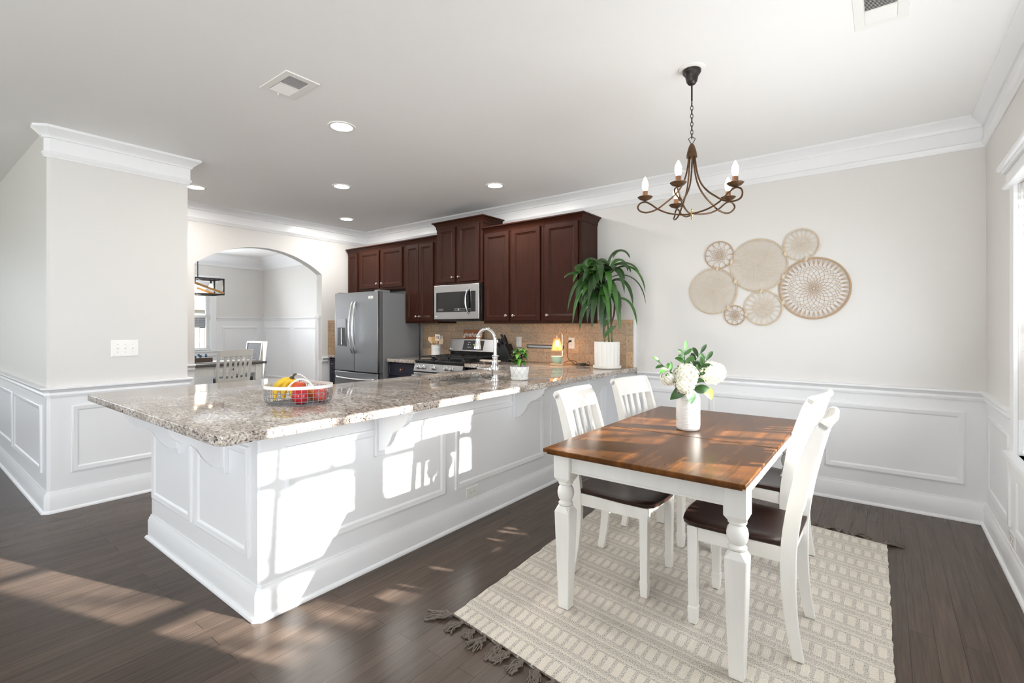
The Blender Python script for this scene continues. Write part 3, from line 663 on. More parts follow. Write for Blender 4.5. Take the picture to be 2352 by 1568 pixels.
fence2 = fe.build('privacy_fence', mat('weathered_fence_boards', (0.20, 0.17, 0.16), 0.85), off=(2.2, 3.9, -0.45), smooth=False)
tag(fence2, 'tall board fence just outside the blinds of the table window', 'fence')
# ---------------------------------------------------------------- peninsula, counters
IX, IY = -2.2076, 1.026
pen = wthing('kitchen_peninsula', 'white panelled peninsula base carrying the long granite counter', 'cabinet', (-2.9, 2.6, 0))
c = 0.010
ou = [(IX-c, IY), (IX, IY+c), (IX, YB), (-2.95, YB), (-2.95, 1.74), (-3.598, 1.74), (-3.598, IY)]
pt('body', MB().prism(ou, 0, 0.69).prism([(IX-c, IY), (IX, IY+c), (IX, 2.445), (-2.95, 2.445), (-2.95, 1.74), (-3.598, 1.74), (-3.598, IY)], 0.69, 0.8735)
   .box(-2.95, IX, 3.155, YB, 0.69, 0.8735).box(-2.355, IX, 2.445, 3.155, 0.69, 0.8735).box(-2.95, -2.81, 2.445, 3.155, 0.69, 0.8735), M_TRIM, pen, smooth=False)
for i, mb in enumerate(mold([(IX, YB-0.032), (IX, IY+c), (IX-c, IY), (-3.598, IY), (-3.598, 1.72)], BB)):
    pt('baseboard', mb, M_TRIM, pen)
def isl_frame(plane, cc, side, a0, a1, z0, z1): pt('panel_moulding', wall_frame(plane, cc, side, a0, a1, z0, z1), M_TRIM, pen)
for (y0, y1) in ((1.147, 2.185), (2.272, 3.302), (3.40, 4.36)): isl_frame('x', IX, 1, y0, y1, 0.243, 0.750)
for (x0, x1) in ((-3.575, -2.965), (-2.905, -2.295)): isl_frame('y', IY, -1, x0, x1, 0.250, 0.760)
# corbels
CP = [(0.0, 0.0), (0.0, 0.245), (0.262, 0.245), (0.262, 0.228), (0.246, 0.222), (0.240, 0.200), (0.225, 0.175), (0.190, 0.150), (0.150, 0.135), (0.120, 0.110), (0.095, 0.065), (0.070, 0.035), (0.045, 0.012), (0.020, 0.004)]
def corbel(plane, a):
    mb = MB(); w_ = 0.032
    z0 = 0.628
    if plane == 'x':
        pl = [(IX+0.019+d, z0+e) for d, e in CP]; mb.add(*[(lambda p: ([(x, a-w_/2, z) for x, z in p]+[(x, a+w_/2, z) for x, z in p], [tuple(range(len(p))), tuple(range(2*len(p)-1, len(p)-1, -1))]+[(i, (i+1) % len(p), (i+1) % len(p)+len(p), i+len(p)) for i in range(len(p))]))(pl)][0])
        mb.box(IX, IX+0.02, a-0.030, a+0.030, 0.600, 0.8725).box(IX+0.02, IX+0.285, a-0.030, a+0.030, 0.860, 0.8725)
    else:
        pl = [(IY-0.019-d*0.92, z0+e) for d, e in CP]; p = pl
        mb.add([(a-w_/2, y, z) for y, z in p]+[(a+w_/2, y, z) for y, z in p], [tuple(range(len(p))), tuple(range(2*len(p)-1, len(p)-1, -1))]+[(i, (i+1) % len(p), (i+1) % len(p)+len(p), i+len(p)) for i in range(len(p))])
        mb.box(a-0.030, a+0.030, IY-0.02, IY, 0.600, 0.8725).box(a-0.030, a+0.030, IY-0.265, IY-0.02, 0.860, 0.8725)
    pt('corbel', mb, M_TRIM, pen, bevel=0.002)
for y in (1.672, 2.905, 4.05): corbel('x', y)
for x in (-3.135, -2.54): corbel('y', x)
# granite on the peninsula, L shaped into the corner, with the sink cut out
KX, KY = -1.885, 0.736
outer = fillet([(KX, KY), (KX, YB-0.001), (-3.523, YB-0.001), (-3.523, 3.765), (-2.985, 3.765), (-2.985, 1.845), (-3.69, 1.845), (-3.69, KY)], [0.05, 0, 0, 0.004, 0.02, 0.03, 0.07, 0.02], 6)
sink_out = rrect(-2.790, -2.375, 2.46, 3.14, 0.13, 8)
plate_mesh('granite_countertop', outer, [sink_out[::-1]], 0.874, 0.914, 0.006, M_GRAN, off=(-2.6, 2.6, 0.874))
tag(bpy.data.objects['granite_countertop'], 'long speckled granite countertop on the white peninsula with the sink cut-out', 'countertop')
sk = wthing('kitchen_sink', 'stainless steel undermount sink below the chrome faucet', 'sink', (-2.58, 2.80, 0.70))
so_ = rrect(-2.796, -2.369, 2.454, 3.146, 0.135, 8); n_ = len(so_); mb = MB()
rings = [(so_, 0.8735), (so_, 0.76), ([(-2.5825+(x+2.5825)*0.9, 2.80+(y-2.80)*0.93) for x, y in so_], 0.705), ([(-2.5825+(x+2.5825)*0.12, 2.80+(y-2.80)*0.08) for x, y in so_], 0.700)]
vs = [(x, y, z) for r, z in rings for x, y in r]
mb.add(vs, [(j*n_+i, j*n_+(i+1) % n_, (j+1)*n_+(i+1) % n_, (j+1)*n_+i) for j in range(3) for i in range(n_)]+[tuple(range(3*n_, 4*n_))])
pt('basin', mb, mat('satin_steel', (0.62, 0.61, 0.60), 0.22, 1.0), sk)
pt('drain', MB().lathe([(0.045, 0), (0.045, 0.003), (0.03, 0.004), (0.004, 0.002)], (-2.58, 2.80, 0.7005), 20), M_CHROME, sk)
# faucet
fx, fy = -2.285, 2.775
fc = wthing('kitchen_faucet', 'tall chrome gooseneck faucet with pull-down spray head beside the sink', 'faucet', (fx, fy, 0.914))
pt('body', MB().lathe([(0.030, 0), (0.030, 0.006), (0.025, 0.010), (0.023, 0.02), (0.024, 0.05), (0.030, 0.065), (0.031, 0.085), (0.027, 0.105), (0.022, 0.12), (0.019, 0.15), (0.021, 0.158), (0.021, 0.168), (0.016, 0.175)], (fx, fy, 0.914), 24), M_CHROME, fc)
sdv = Vector((-1, -0.12, 0)).normalized()
path = [Vector((fx, fy, 1.08)), Vector((fx, fy, 1.16))]
for i in range(13):
    a = pi*i/14; path.append(Vector((fx, fy, 1.205))+sdv*(0.078*(1-cos(a)))+Vector((0, 0, 0.078*sin(a)*1.05)))
pt('gooseneck', MB().tube(path, 0.0135, 14), M_CHROME, fc)
pt('docking_collar', MB().lathe([(0.021, 0), (0.023, 0.004), (0.023, 0.01), (0.021, 0.014)], (fx, fy, 1.082), 20).box(fx+0.01, fx+0.034, fy-0.006, fy+0.006, 1.084, 1.094), M_CHROME, fc)
e_ = path[-1]; dn = Vector((-0.10, -0.012, -1)).normalized()
pt('spray_head', MB().lathe([(0.014, 0), (0.017, 0.006), (0.017, 0.014), (0.0145, 0.02), (0.0165, 0.04), (0.022, 0.075), (0.026, 0.098), (0.026, 0.104), (0.022, 0.108)], e_-dn*0.002, 22, ax=dn), M_CHROME, fc)
hd = Vector((-0.72, -0.62, 0.10)).normalized(); hb = Vector((fx, fy, 0.985))
pt('handle', MB().lathe([(0.019, 0.018), (0.021, 0.03), (0.019, 0.042), (0.012, 0.052), (0.0075, 0.06), (0.0055, 0.085), (0.006, 0.115), (0.009, 0.122), (0.0085, 0.132), (0.003, 0.137)], hb, 18, ax=hd), M_CHROME, fc)
# back run of base cabinets and their tops
cn = plate_mesh('granite_countertop', fillet([(-4.845, 3.765), (-4.845, YB-0.001), (-4.297, YB-0.001), (-4.297, 3.765)], [0.05, 0, 0, 0.004]), [], 0.874, 0.914, 0.006, M_GRAN, off=(-4.57, 4.1, 0.874))
tag(cn, 'short granite countertop between the refrigerator and the gas range', 'countertop')
cn = plate_mesh('granite_countertop', [(XL+0.0105, 3.80), (-5.80, 3.80), (-5.80, YB-0.001), (XL+0.0105, YB-0.001)], [], 0.874, 0.914, 0.006, M_GRAN, off=(-5.97, 4.1, 0.874))
tag(cn, 'narrow granite countertop left of the refrigerator', 'countertop')
DR = [(0, 0), (0, 0.016), (0.003, 0.019), (0.045, 0.019), (0.050, 0.013), (0.058, 0.011), (0.064, 0.006)]
DR2 = DR+[(0.070, 0.006)]
def door(o, w_, h_, m, parent, face='-y', knob=None, name='door', rings=None, kmat=None):
    o = Vector(o)
    if face == '-y': u, v, n = (1,0,0), (0,0,1), (0,-1,0)
    elif face == '+x': u, v, n = (0,1,0), (0,0,1), (1,0,0)
    else: u, v, n = (0,1,0), (0,0,1), (-1,0,0)
    d = pt(name, MB().nested(o, u, v, n, w_, h_, rings or DR2), m, parent, smooth=False)
    if knob:
        p = o+Vector(u)*knob[0]+Vector(v)*knob[1]+Vector(n)*0.019
        pt('knob', MB().lathe([(0.010, 0), (0.0055, 0.003), (0.005, 0.014), (0.013, 0.020), (0.015, 0.026), (0.010, 0.031), (0.001, 0.032)], p, 14, ax=n), kmat or M_KNOB, d)
    return d
FY = 3.815   # face of the base cabinets
DRW = [(0, 0), (0, 0.016), (0.003, 0.019), (0.022, 0.019), (0.028, 0.012)]
b1 = wthing('base_cabinet', 'dark navy base cabinet between the refrigerator and the gas range', 'cabinet', (-4.57, 4.1, 0))
pt('body', MB().box(-4.835, -4.30, FY, YB-0.002, 0.10, 0.873).box(-4.835, -4.30, FY+0.07, YB-0.002, 0, 0.10), M_NAVY, b1, bevel=0.001)
door((-4.825, FY, 0.715), 0.515, 0.145, M_NAVY, b1, knob=(0.26, 0.073), name='drawer', rings=DRW, kmat=mat('copper_knob', (0.45, 0.2, 0.13), 0.3, 1.0))
for x in (-4.825, -4.565): door((x, FY, 0.115), 0.255, 0.585, M_NAVY, b1, knob=(0.03 if x > -4.7 else 0.225, 0.53))
b2 = wthing('base_cabinet', 'dark navy base cabinet left of the refrigerator', 'cabinet', (-5.97, 4.1, 0))
pt('body', MB().box(XL+0.012, -5.80, 3.83, YB-0.002, 0.10, 0.873).box(XL+0.012, -5.80, 3.90, YB-0.002, 0, 0.10), M_NAVY, b2)
door((XL+0.03, 3.83, 0.715), 0.30, 0.145, M_NAVY, b2, knob=(0.10, 0.073), name='drawer', rings=DRW); door((XL+0.03, 3.83, 0.115), 0.30, 0.585, M_NAVY, b2, knob=(0.26, 0.53))
b3 = wthing('base_cabinet', 'dark navy corner base cabinet right of the gas range', 'cabinet', (-3.2, 4.1, 0))
pt('body', MB().box(-3.515, -2.952, FY, YB-0.002, 0.10, 0.873).box(-3.515, -2.952, FY+0.07, YB-0.002, 0, 0.10), M_NAVY, b3)
door((-3.505, FY, 0.715), 0.44, 0.145, M_NAVY, b3, knob=(0.08, 0.073), name='drawer', rings=DRW); door((-3.505, FY, 0.115), 0.44, 0.585, M_NAVY, b3, knob=(0.05, 0.53))
# ---------------------------------------------------------------- upper cabinets
def crown_cab(parent, path, zt, out=0.045, hh=0.05):
    pr = [(-0.0, zt-hh-0.03), (0.006, zt-hh-0.03), (0.008, zt-hh), (0.016, zt-hh*0.8), (0.030, zt-hh*0.35), (out-0.004, zt-0.014), (out, zt-0.012), (out, zt), (-0.02, zt)]
    for mb in mold(path, pr): pt('crown', mb, M_CAB, parent)
UF = 4.105
def upper(label, x0, x1, z0, z1, doors, zt, yf=UF, ret=(False, False), dz=(0.028, 0.022), body_z0=None):
    t = wthing('wall_cabinet', label, 'cabinet', ((x0+x1)/2, YB, z0), None)
    pt('body', MB().box(x0, x1, yf, YB-0.011, z0, z1), M_CAB, t, bevel=0.0015)
    for (a, b, k) in doors:
        h_ = z1-dz[1]-(z0+dz[0]); kz = 0.055
        door((a, yf, z0+dz[0]), b-a, h_, M_CAB, t, knob=((b-a-0.028) if k == 'r' else 0.028, kz) if k else None)
    o = yf
    path = []
    if ret[1]: path.append((x1, YB-0.012))
    path += [(x1, o), (x0, o)]
    if ret[0]: path.append((x0, YB-0.012))
    crown_cab(t, path, zt)
    pt('top_panel', MB().box(x0, x1, yf+0.001, YB-0.011, z1, zt-0.02), M_CAB, t, smooth=False)
    return t
upper('narrow dark wooden wall cabinet in the corner left of the refrigerator', -6.119, -5.862, 1.345, 2.355, [(-6.098, -5.882, None)], 2.405)
upper('dark wooden two-door wall cabinet above the refrigerator', -5.860, -4.866, 1.795, 2.355, [(-5.818, -5.395, 'r'), (-5.341, -4.923, 'l')], 2.405)
upper('tall dark wooden two-door wall cabinet between the refrigerator and microwave', -4.864, -4.276, 1.345, 2.355, [(-4.842, -4.606, 'r'), (-4.596, -4.345, 'l')], 2.405)
upper('raised dark wooden two-door cabinet above the microwave', -4.274, -3.545, 1.795, 2.490, [(-4.250, -3.957, 'r'), (-3.912, -3.588, 'l')], 2.545, yf=4.085, ret=(True, True))
upper('dark wooden two-door wall cabinet right of the microwave', -3.543, -2.741, 1.338, 2.355, [(-3.524, -3.180, 'r'), (-3.138, -2.778, 'l')], 2.405)
upper('dark wooden single-door wall cabinet behind the tall potted plant', -2.740, -2.302, 1.338, 2.355, [(-2.711, -2.335, 'l')], 2.405, ret=(False, True))
# ---------------------------------------------------------------- microwave
mw = wthing('microwave', 'stainless over-the-range microwave with black glass door', 'microwave', (-3.92, 4.2, 1.375))
MX0, MX1, MZ0, MZ1 = -4.268, -3.552, 1.388, 1.790
pt('body', MB().box(MX0+0.01, MX1+0.002, 4.078, YB-0.012, MZ0-0.008, MZ1), M_BLACK, mw, bevel=0.002)
d = pt('door', MB().box(MX0, MX1+0.0, 4.030, 4.077, MZ0, MZ1-0.001), M_STEEL, mw, bevel=0.006, seg=3)
pt('door_window', MB().prism(rrect(MX0+0.045, MX1-0.050, MZ0+0.085, MZ1-0.085, 0.008), 4.0275, 4.035, 'y'), M_BLKGL, d)
mb = MB()
for j in range(2):
    for k in list(range(0, 6))+list(range(18, 30))+[33, 34, 35]: mb.box(MX0+0.08+k*0.0145, MX0+0.087+k*0.0145, 4.0268, 4.0276, MZ0+0.100+j*0.017, MZ0+0.105+j*0.017)
mb.box(MX0+0.40, MX0+0.42, 4.0268, 4.0276, MZ0+0.100, MZ0+0.124)
pt('button_marks', mb, mat('grey_print', (0.5, 0.5, 0.5), 0.5), d, smooth=False)  # grey marks of the touch buttons, drawn as small boxes
hx = MX1-0.145
pt('handle', MB().tube(bez((hx, 4.03, MZ0+0.06), (hx-0.028, 3.975, MZ0+0.12), (hx-0.028, 3.975, MZ1-0.11), (hx, 4.03, MZ1-0.05), 14), [0.010]+[0.014]*13+[0.010], 10, flat=0.7), M_STEELB, d)
text('LG', 0.017, (MX0+0.052, 4.0290, MZ0+0.035), (pi/2, 0, 0), M_WHPAINT, d, name='logo')
pt('logo_disc', MB().lathe([(0.007, 0), (0.007, 0.0012)], (MX0+0.030, 4.0302, MZ0+0.035), 14, ax=(0, -1, 0)), M_WHPAINT, d)
pt('vent_grille', MB().box(MX0+0.02, MX1-0.02, 4.09, 4.37, MZ0-0.02, MZ0-0.009), M_BLACK, mw)
# ---------------------------------------------------------------- range
rg = wthing('gas_range', 'stainless gas range with black grates and rear control panel', 'stove', (-3.91, 4.05, 0))
RX0, RX1 = -4.292, -3.528; RF = 3.745
pt('body', MB().box(RX0, RX1, RF+0.03, 4.40, 0.03, 0.905), M_BLACK, rg, bevel=0.003)
pt('cooktop', MB().box(RX0, RX1, RF+0.005, 4.33, 0.9055, 0.922), M_BLACK, rg, bevel=0.005)
cp = pt('control_strip', MB().prism([(RF+0.028, 0.80), (RF-0.012, 0.80), (RF+0.010, 0.885), (RF+0.028, 0.89)], RX0+0.002, RX1-0.002, 'x'), M_STEEL, rg)
for f in (0.10, 0.205, 0.42, 0.68, 0.79): 
    x = RX0+0.764*f; nn = Vector((0, -1, 0.26)).normalized()
    pt('knob', MB().lathe([(0.025, 0), (0.025, 0.006), (0.021, 0.009), (0.021, 0.032), (0.018, 0.035), (0.001, 0.036)], (x, RF-0.002, 0.845), 18, ax=nn).obox(Vector((x, RF-0.002, 0.845))+nn*0.037, (1,0,0), nn, nn.cross(Vector((1,0,0))), 0.006, 0.012, 0.038), M_STEELB, cp)
od = pt('oven_door', MB().box(RX0+0.004, RX1-0.004, RF-0.010, RF+0.029, 0.20, 0.785), M_STEEL, rg, bevel=0.004)
pt('oven_window', MB().box(RX0+0.09, RX1-0.09, RF-0.013, RF-0.008, 0.34, 0.70), M_BLKGL, od)
pt('handle', MB().tube([(RX0+0.03, RF-0.055, 0.75), (RX1-0.03, RF-0.055, 0.75)], 0.012, 12).box(RX0+0.04, RX0+0.06, RF-0.055, RF-0.011, 0.742, 0.758).box(RX1-0.06, RX1-0.04, RF-0.055, RF-0.011, 0.742, 0.758), M_STEELB, od)
pt('storage_drawer', MB().box(RX0+0.004, RX1-0.004, RF-0.006, RF+0.029, 0.04, 0.19), M_STEEL, rg, bevel=0.004)
for gi in range(3):
    g0 = RX0+0.02+gi*0.245; g1 = g0+0.235; mb = MB()
    for (a, b, p, q) in ((g0, g1, 3.80, 3.812), (g0, g1, 4.30, 4.312), (g0, g0+0.012, 3.80, 4.312), (g1-0.012, g1, 3.80, 4.312), (g0, g1, 4.05, 4.062)): mb.box(a, b, p, q, 0.950, 0.964)
    for yy in (3.93, 4.18):
        for k in range(4):
            a = pi/4+pi/2*k; xx = (g0+g1)/2; mb.obox((xx+cos(a)*0.07, yy+sin(a)*0.07, 0.957), (cos(a), sin(a), 0), (-sin(a), cos(a), 0), (0,0,1), 0.10, 0.011, 0.014)
        mb.box(g0, g0+0.06, yy-0.006, yy+0.006, 0.95, 0.964).box(g1-0.06, g1, yy-0.006, yy+0.006, 0.95, 0.964)
    for (x, y) in ((g0+0.006, 3.806), (g1-0.006, 3.806), (g0+0.006, 4.306), (g1-0.006, 4.306)): mb.box(x-0.006, x+0.006, y-0.006, y+0.006, 0.921, 0.952)
    pt('grate', mb, M_IRON, rg, smooth=False)
    for yy in (3.93, 4.18): pt('burner', MB().lathe([(0.045, 0), (0.045, 0.008), (0.03, 0.014), (0.028, 0.02), (0.001, 0.021)], ((g0+g1)/2, yy, 0.922), 18), M_IRON, rg)
# rear console : black riser and a tilted steel panel
pt('riser', MB().box(RX0, RX1, 4.335, 4.412, 0.905, 1.04), M_BLACK, rg, bevel=0.003)
cs = pt('control_panel', MB().prism([(4.300, 1.005), (4.345, 1.155), (4.405, 1.155), (4.405, 1.0), (4.31, 0.998)], RX0-0.004, RX1+0.004, 'x'), M_STEEL, rg, bevel=0.005)
pn = Vector((0, -0.150, 0.045)).normalized()   # normal of the tilted face
def onp(x, t, h=0.0): return Vector((x, 4.300+0.045*t, 1.005+0.150*t))+Vector((0, -0.958, 0.287))*h
a_, b_ = RX0+0.235, RX0+0.555
ds = pt('display', MB().add([onp(a_, 0.12, 0.001), onp(b_, 0.12, 0.001), onp(b_, 0.88, 0.001), onp(a_, 0.88, 0.001), onp(a_, 0.12, 0.004), onp(b_, 0.12, 0.004), onp(b_, 0.88, 0.004), onp(a_, 0.88, 0.004)], [(4,5,6,7), (0,1,5,4), (1,2,6,5), (2,3,7,6), (3,0,4,7), (3,2,1,0)]), M_BLKGL, cs, smooth=False)
mb = MB()
for (xx, t, ww, hh) in ((0.09, 0.72, 0.035, 0.008), (0.08, 0.55, 0.018, 0.012), (0.115, 0.55, 0.012, 0.010), (0.225, 0.52, 0.010, 0.014), (0.075, 0.33, 0.010, 0.006), (0.10, 0.33, 0.016, 0.010), (0.13, 0.33, 0.010, 0.006), (0.19, 0.33, 0.010, 0.006), (0.25, 0.33, 0.010, 0.006)):
    p = onp(a_+xx, t, 0.0048); mb.obox(p, (1,0,0), (0, 0.287, 0.958), pn, ww, hh, 0.0006)
pt('button_marks', mb, mat('grey_print', (0.5, 0.5, 0.5), 0.5), ds, smooth=False)  # grey button marks on the display, drawn as small boxes
p = onp(a_+0.178, 0.54, 0.0048); text('12:30', 0.020, p, (radians(73), 0, 0), mat('green_display_glow', (0.3, 0.5, 0.05), 0.5, emit=(0.5, 0.8, 0.1), es=0.9), ds, name='clock_digits')
text('LG', 0.018, onp(RX0+0.052, 0.18, 0.001), (radians(73), 0, 0), M_WHPAINT, cs, name='logo')
pt('logo_disc', MB().lathe([(0.008, 0), (0.008, 0.0012)], onp(RX0+0.030, 0.18, 0.0002), 14, ax=pn), M_WHPAINT, cs)
# ---------------------------------------------------------------- refrigerator
rf = wthing('refrigerator', 'stainless french door refrigerator with curved handles and water dispenser', 'refrigerator', (-5.31, 4.0, 0))
FX0, FX1, FF = -5.765, -4.862, 3.665
pt('body', MB().box(FX0+0.012, FX1-0.004, FF+0.085, 4.33, 0.02, 1.722), M_SIDEG, rf, bevel=0.004)
pt('hinge_cover', MB().box(FX1-0.10, FX1-0.014, FF+0.03, FF+0.20, 1.7225, 1.752).box(FX0+0.02, FX0+0.10, FF+0.03, FF+0.20, 1.7225, 1.752), M_SIDEG, rf, bevel=0.004)
xm = (FX0+FX1)/2-0.02
DS = mat('brushed_steel_door', (0.29, 0.295, 0.305), 0.30, 1.0, bump=(60, 0.04, (1, 1, 30)))
EDG = mat('dark_door_edge', (0.10, 0.10, 0.105), 0.5)
def fdoor(x0, x1, z0, z1, nm='door'):
    d = pt(nm, MB().box(x0, x1, FF, FF+0.030, z0, z1), DS, rf, bevel=0.007, seg=3); pt('door_edge', MB().box(x0+0.002, x1-0.002, FF+0.0305, FF+0.078, z0+0.002, z1-0.002), EDG, d); return d
dl = fdoor(FX0, xm-0.003, 0.735, 1.738); dr = fdoor(xm+0.003, FX1, 0.735, 1.738); fz = fdoor(FX0, FX1, 0.06, 0.725, 'freezer_drawer')
for d_, xx, bw in ((dl, xm-0.030, -0.028), (dr, xm+0.030, 0.028)):
    pt('handle', MB().tube(bez((xx, FF-0.004, 0.965), (xx+bw*0.3, FF-0.075, 1.10), (xx+bw*0.3, FF-0.075, 1.42), (xx, FF-0.004, 1.62), 16), [0.010]+[0.015]*15+[0.010], 12, flat=0.75), M_STEELB, d_)
pt('handle', MB().tube(bez((FX0+0.05, FF-0.004, 0.655), (FX0+0.12, FF-0.065, 0.64), (FX1-0.12, FF-0.065, 0.64), (FX1-0.05, FF-0.004, 0.655), 16), [0.010]+[0.015]*15+[0.010], 12), M_STEELB, fz)
d0, d1 = FX0+0.065, FX0+0.255
ds = pt('water_dispenser', MB().box(d0, d1, FF-0.008, FF-0.0005, 1.045, 1.405), mat('dispenser_frame', (0.33, 0.33, 0.34), 0.3, 1.0), dl, bevel=0.003)
pt('recess', MB().box(d0+0.010, d1-0.010, FF-0.0095, FF-0.0075, 1.055, 1.290), mat('dispenser_recess', (0.045, 0.046, 0.05), 0.3), ds)
pt('paddle', MB().tube([(d0+0.105, FF-0.013, 1.28), (d0+0.105, FF-0.013, 1.07)], 0.007, 8), M_STEELB, ds)
pt('badge', MB().prism(rrect(FX1-0.175, FX1-0.085, 1.648, 1.680, 0.006), FF-0.003, FF-0.0003, 'y'), M_PLASTIC, dr)
text('LG', 0.019, (FX1-0.130, FF-0.0034, 1.664), (pi/2, 0, 0), mat('grey_print_dark', (0.12, 0.12, 0.13), 0.5), dr, name='logo')
# ---------------------------------------------------------------- dining table
TX0, TX1, TY0, TY1 = -1.222, -0.378, 1.822, 3.280
tb = wthing('dining_table', 'white dining table with glossy dark walnut top on the woven rug', 'table', (-0.80, 2.55, 0))
TM = 2.455
for (y0, y1) in ((TY0, TM-0.0008), (TM+0.0008, TY1)):
    lf = pt('tabletop_leaf', MB().box(TX0, TX1, y0, y1, 0.742, 0.760).box(TX0+0.012, TX1-0.012, y0+(0.012 if y0 == TY0 else 0), y1-(0.012 if y1 == TY1 else 0), 0.732, 0.742), M_TTOP, tb, bevel=0.004, seg=2)
AX0, AX1, AYa, AYb = TX0+0.05, TX1-0.05, TY0+0.10, TY1-0.10
ap = MB()
ap.box(AX0, AX1, AYa, AYa+0.02, 0.640, 0.7315).box(AX0, AX1, AYb-0.02, AYb, 0.640, 0.7315).box(AX0, AX0+0.02, AYa+0.0205, AYb-0.0205, 0.640, 0.7315).box(AX1-0.02, AX1, AYa+0.0205, AYb-0.0205, 0.640, 0.7315)
ap.box(AX0-0.004, AX1+0.004, AYa-0.004, AYa+0.02, 0.640, 0.650).box(AX1-0.02, AX1+0.004, AYa+0.0205, AYb-0.0205, 0.640, 0.650)
pt('apron', ap, M_CHALK, tb, bevel=0.0015)
def tleg(cx, cy):
    mb = MB(); h = 0.040
    def sq(z0, z1, a0, a1, ch0=0.006, ch1=0.006):
        def ring(a, ch, z): return [(cx+x, cy+y, z) for x, y in ((a, a-ch), (a-ch, a), (-a+ch, a), (-a, a-ch), (-a, -a+ch), (-a+ch, -a), (a-ch, -a), (a, -a+ch))]
        mb.add(ring(a0, ch0, z0)+ring(a1, ch1, z1), [tuple(range(8)), tuple(range(15, 7, -1))]+[(i, (i+1) % 8, (i+1) % 8+8, i+8) for i in range(8)])
    sq(0.013, 0.455, 0.026, 0.039, 0.003, 0.003); sq(0.455, 0.483, 0.039, 0.030, 0.003, 0.014)
    sq(0.612, 0.7315, 0.041, 0.041, 0.003, 0.003); sq(0.592, 0.612, 0.032, 0.041, 0.014, 0.003)
    mb.lathe([(0.026, 0.483), (0.033, 0.487), (0.034, 0.494), (0.028, 0.500), (0.0265, 0.505), (0.032, 0.512), (0.0375, 0.528), (0.0385, 0.545), (0.035, 0.562), (0.029, 0.572), (0.027, 0.577), (0.033, 0.582), (0.034, 0.588), (0.030, 0.593)], (cx, cy, 0), 24)
    return mb
for (x, y) in ((TX0+0.052, TY0+0.115), (TX1-0.052, TY0+0.115), (TX0+0.052, TY1-0.115), (TX1-0.052, TY1-0.115)): pt('leg', tleg(x, y), M_CHALK, tb, ang=30)
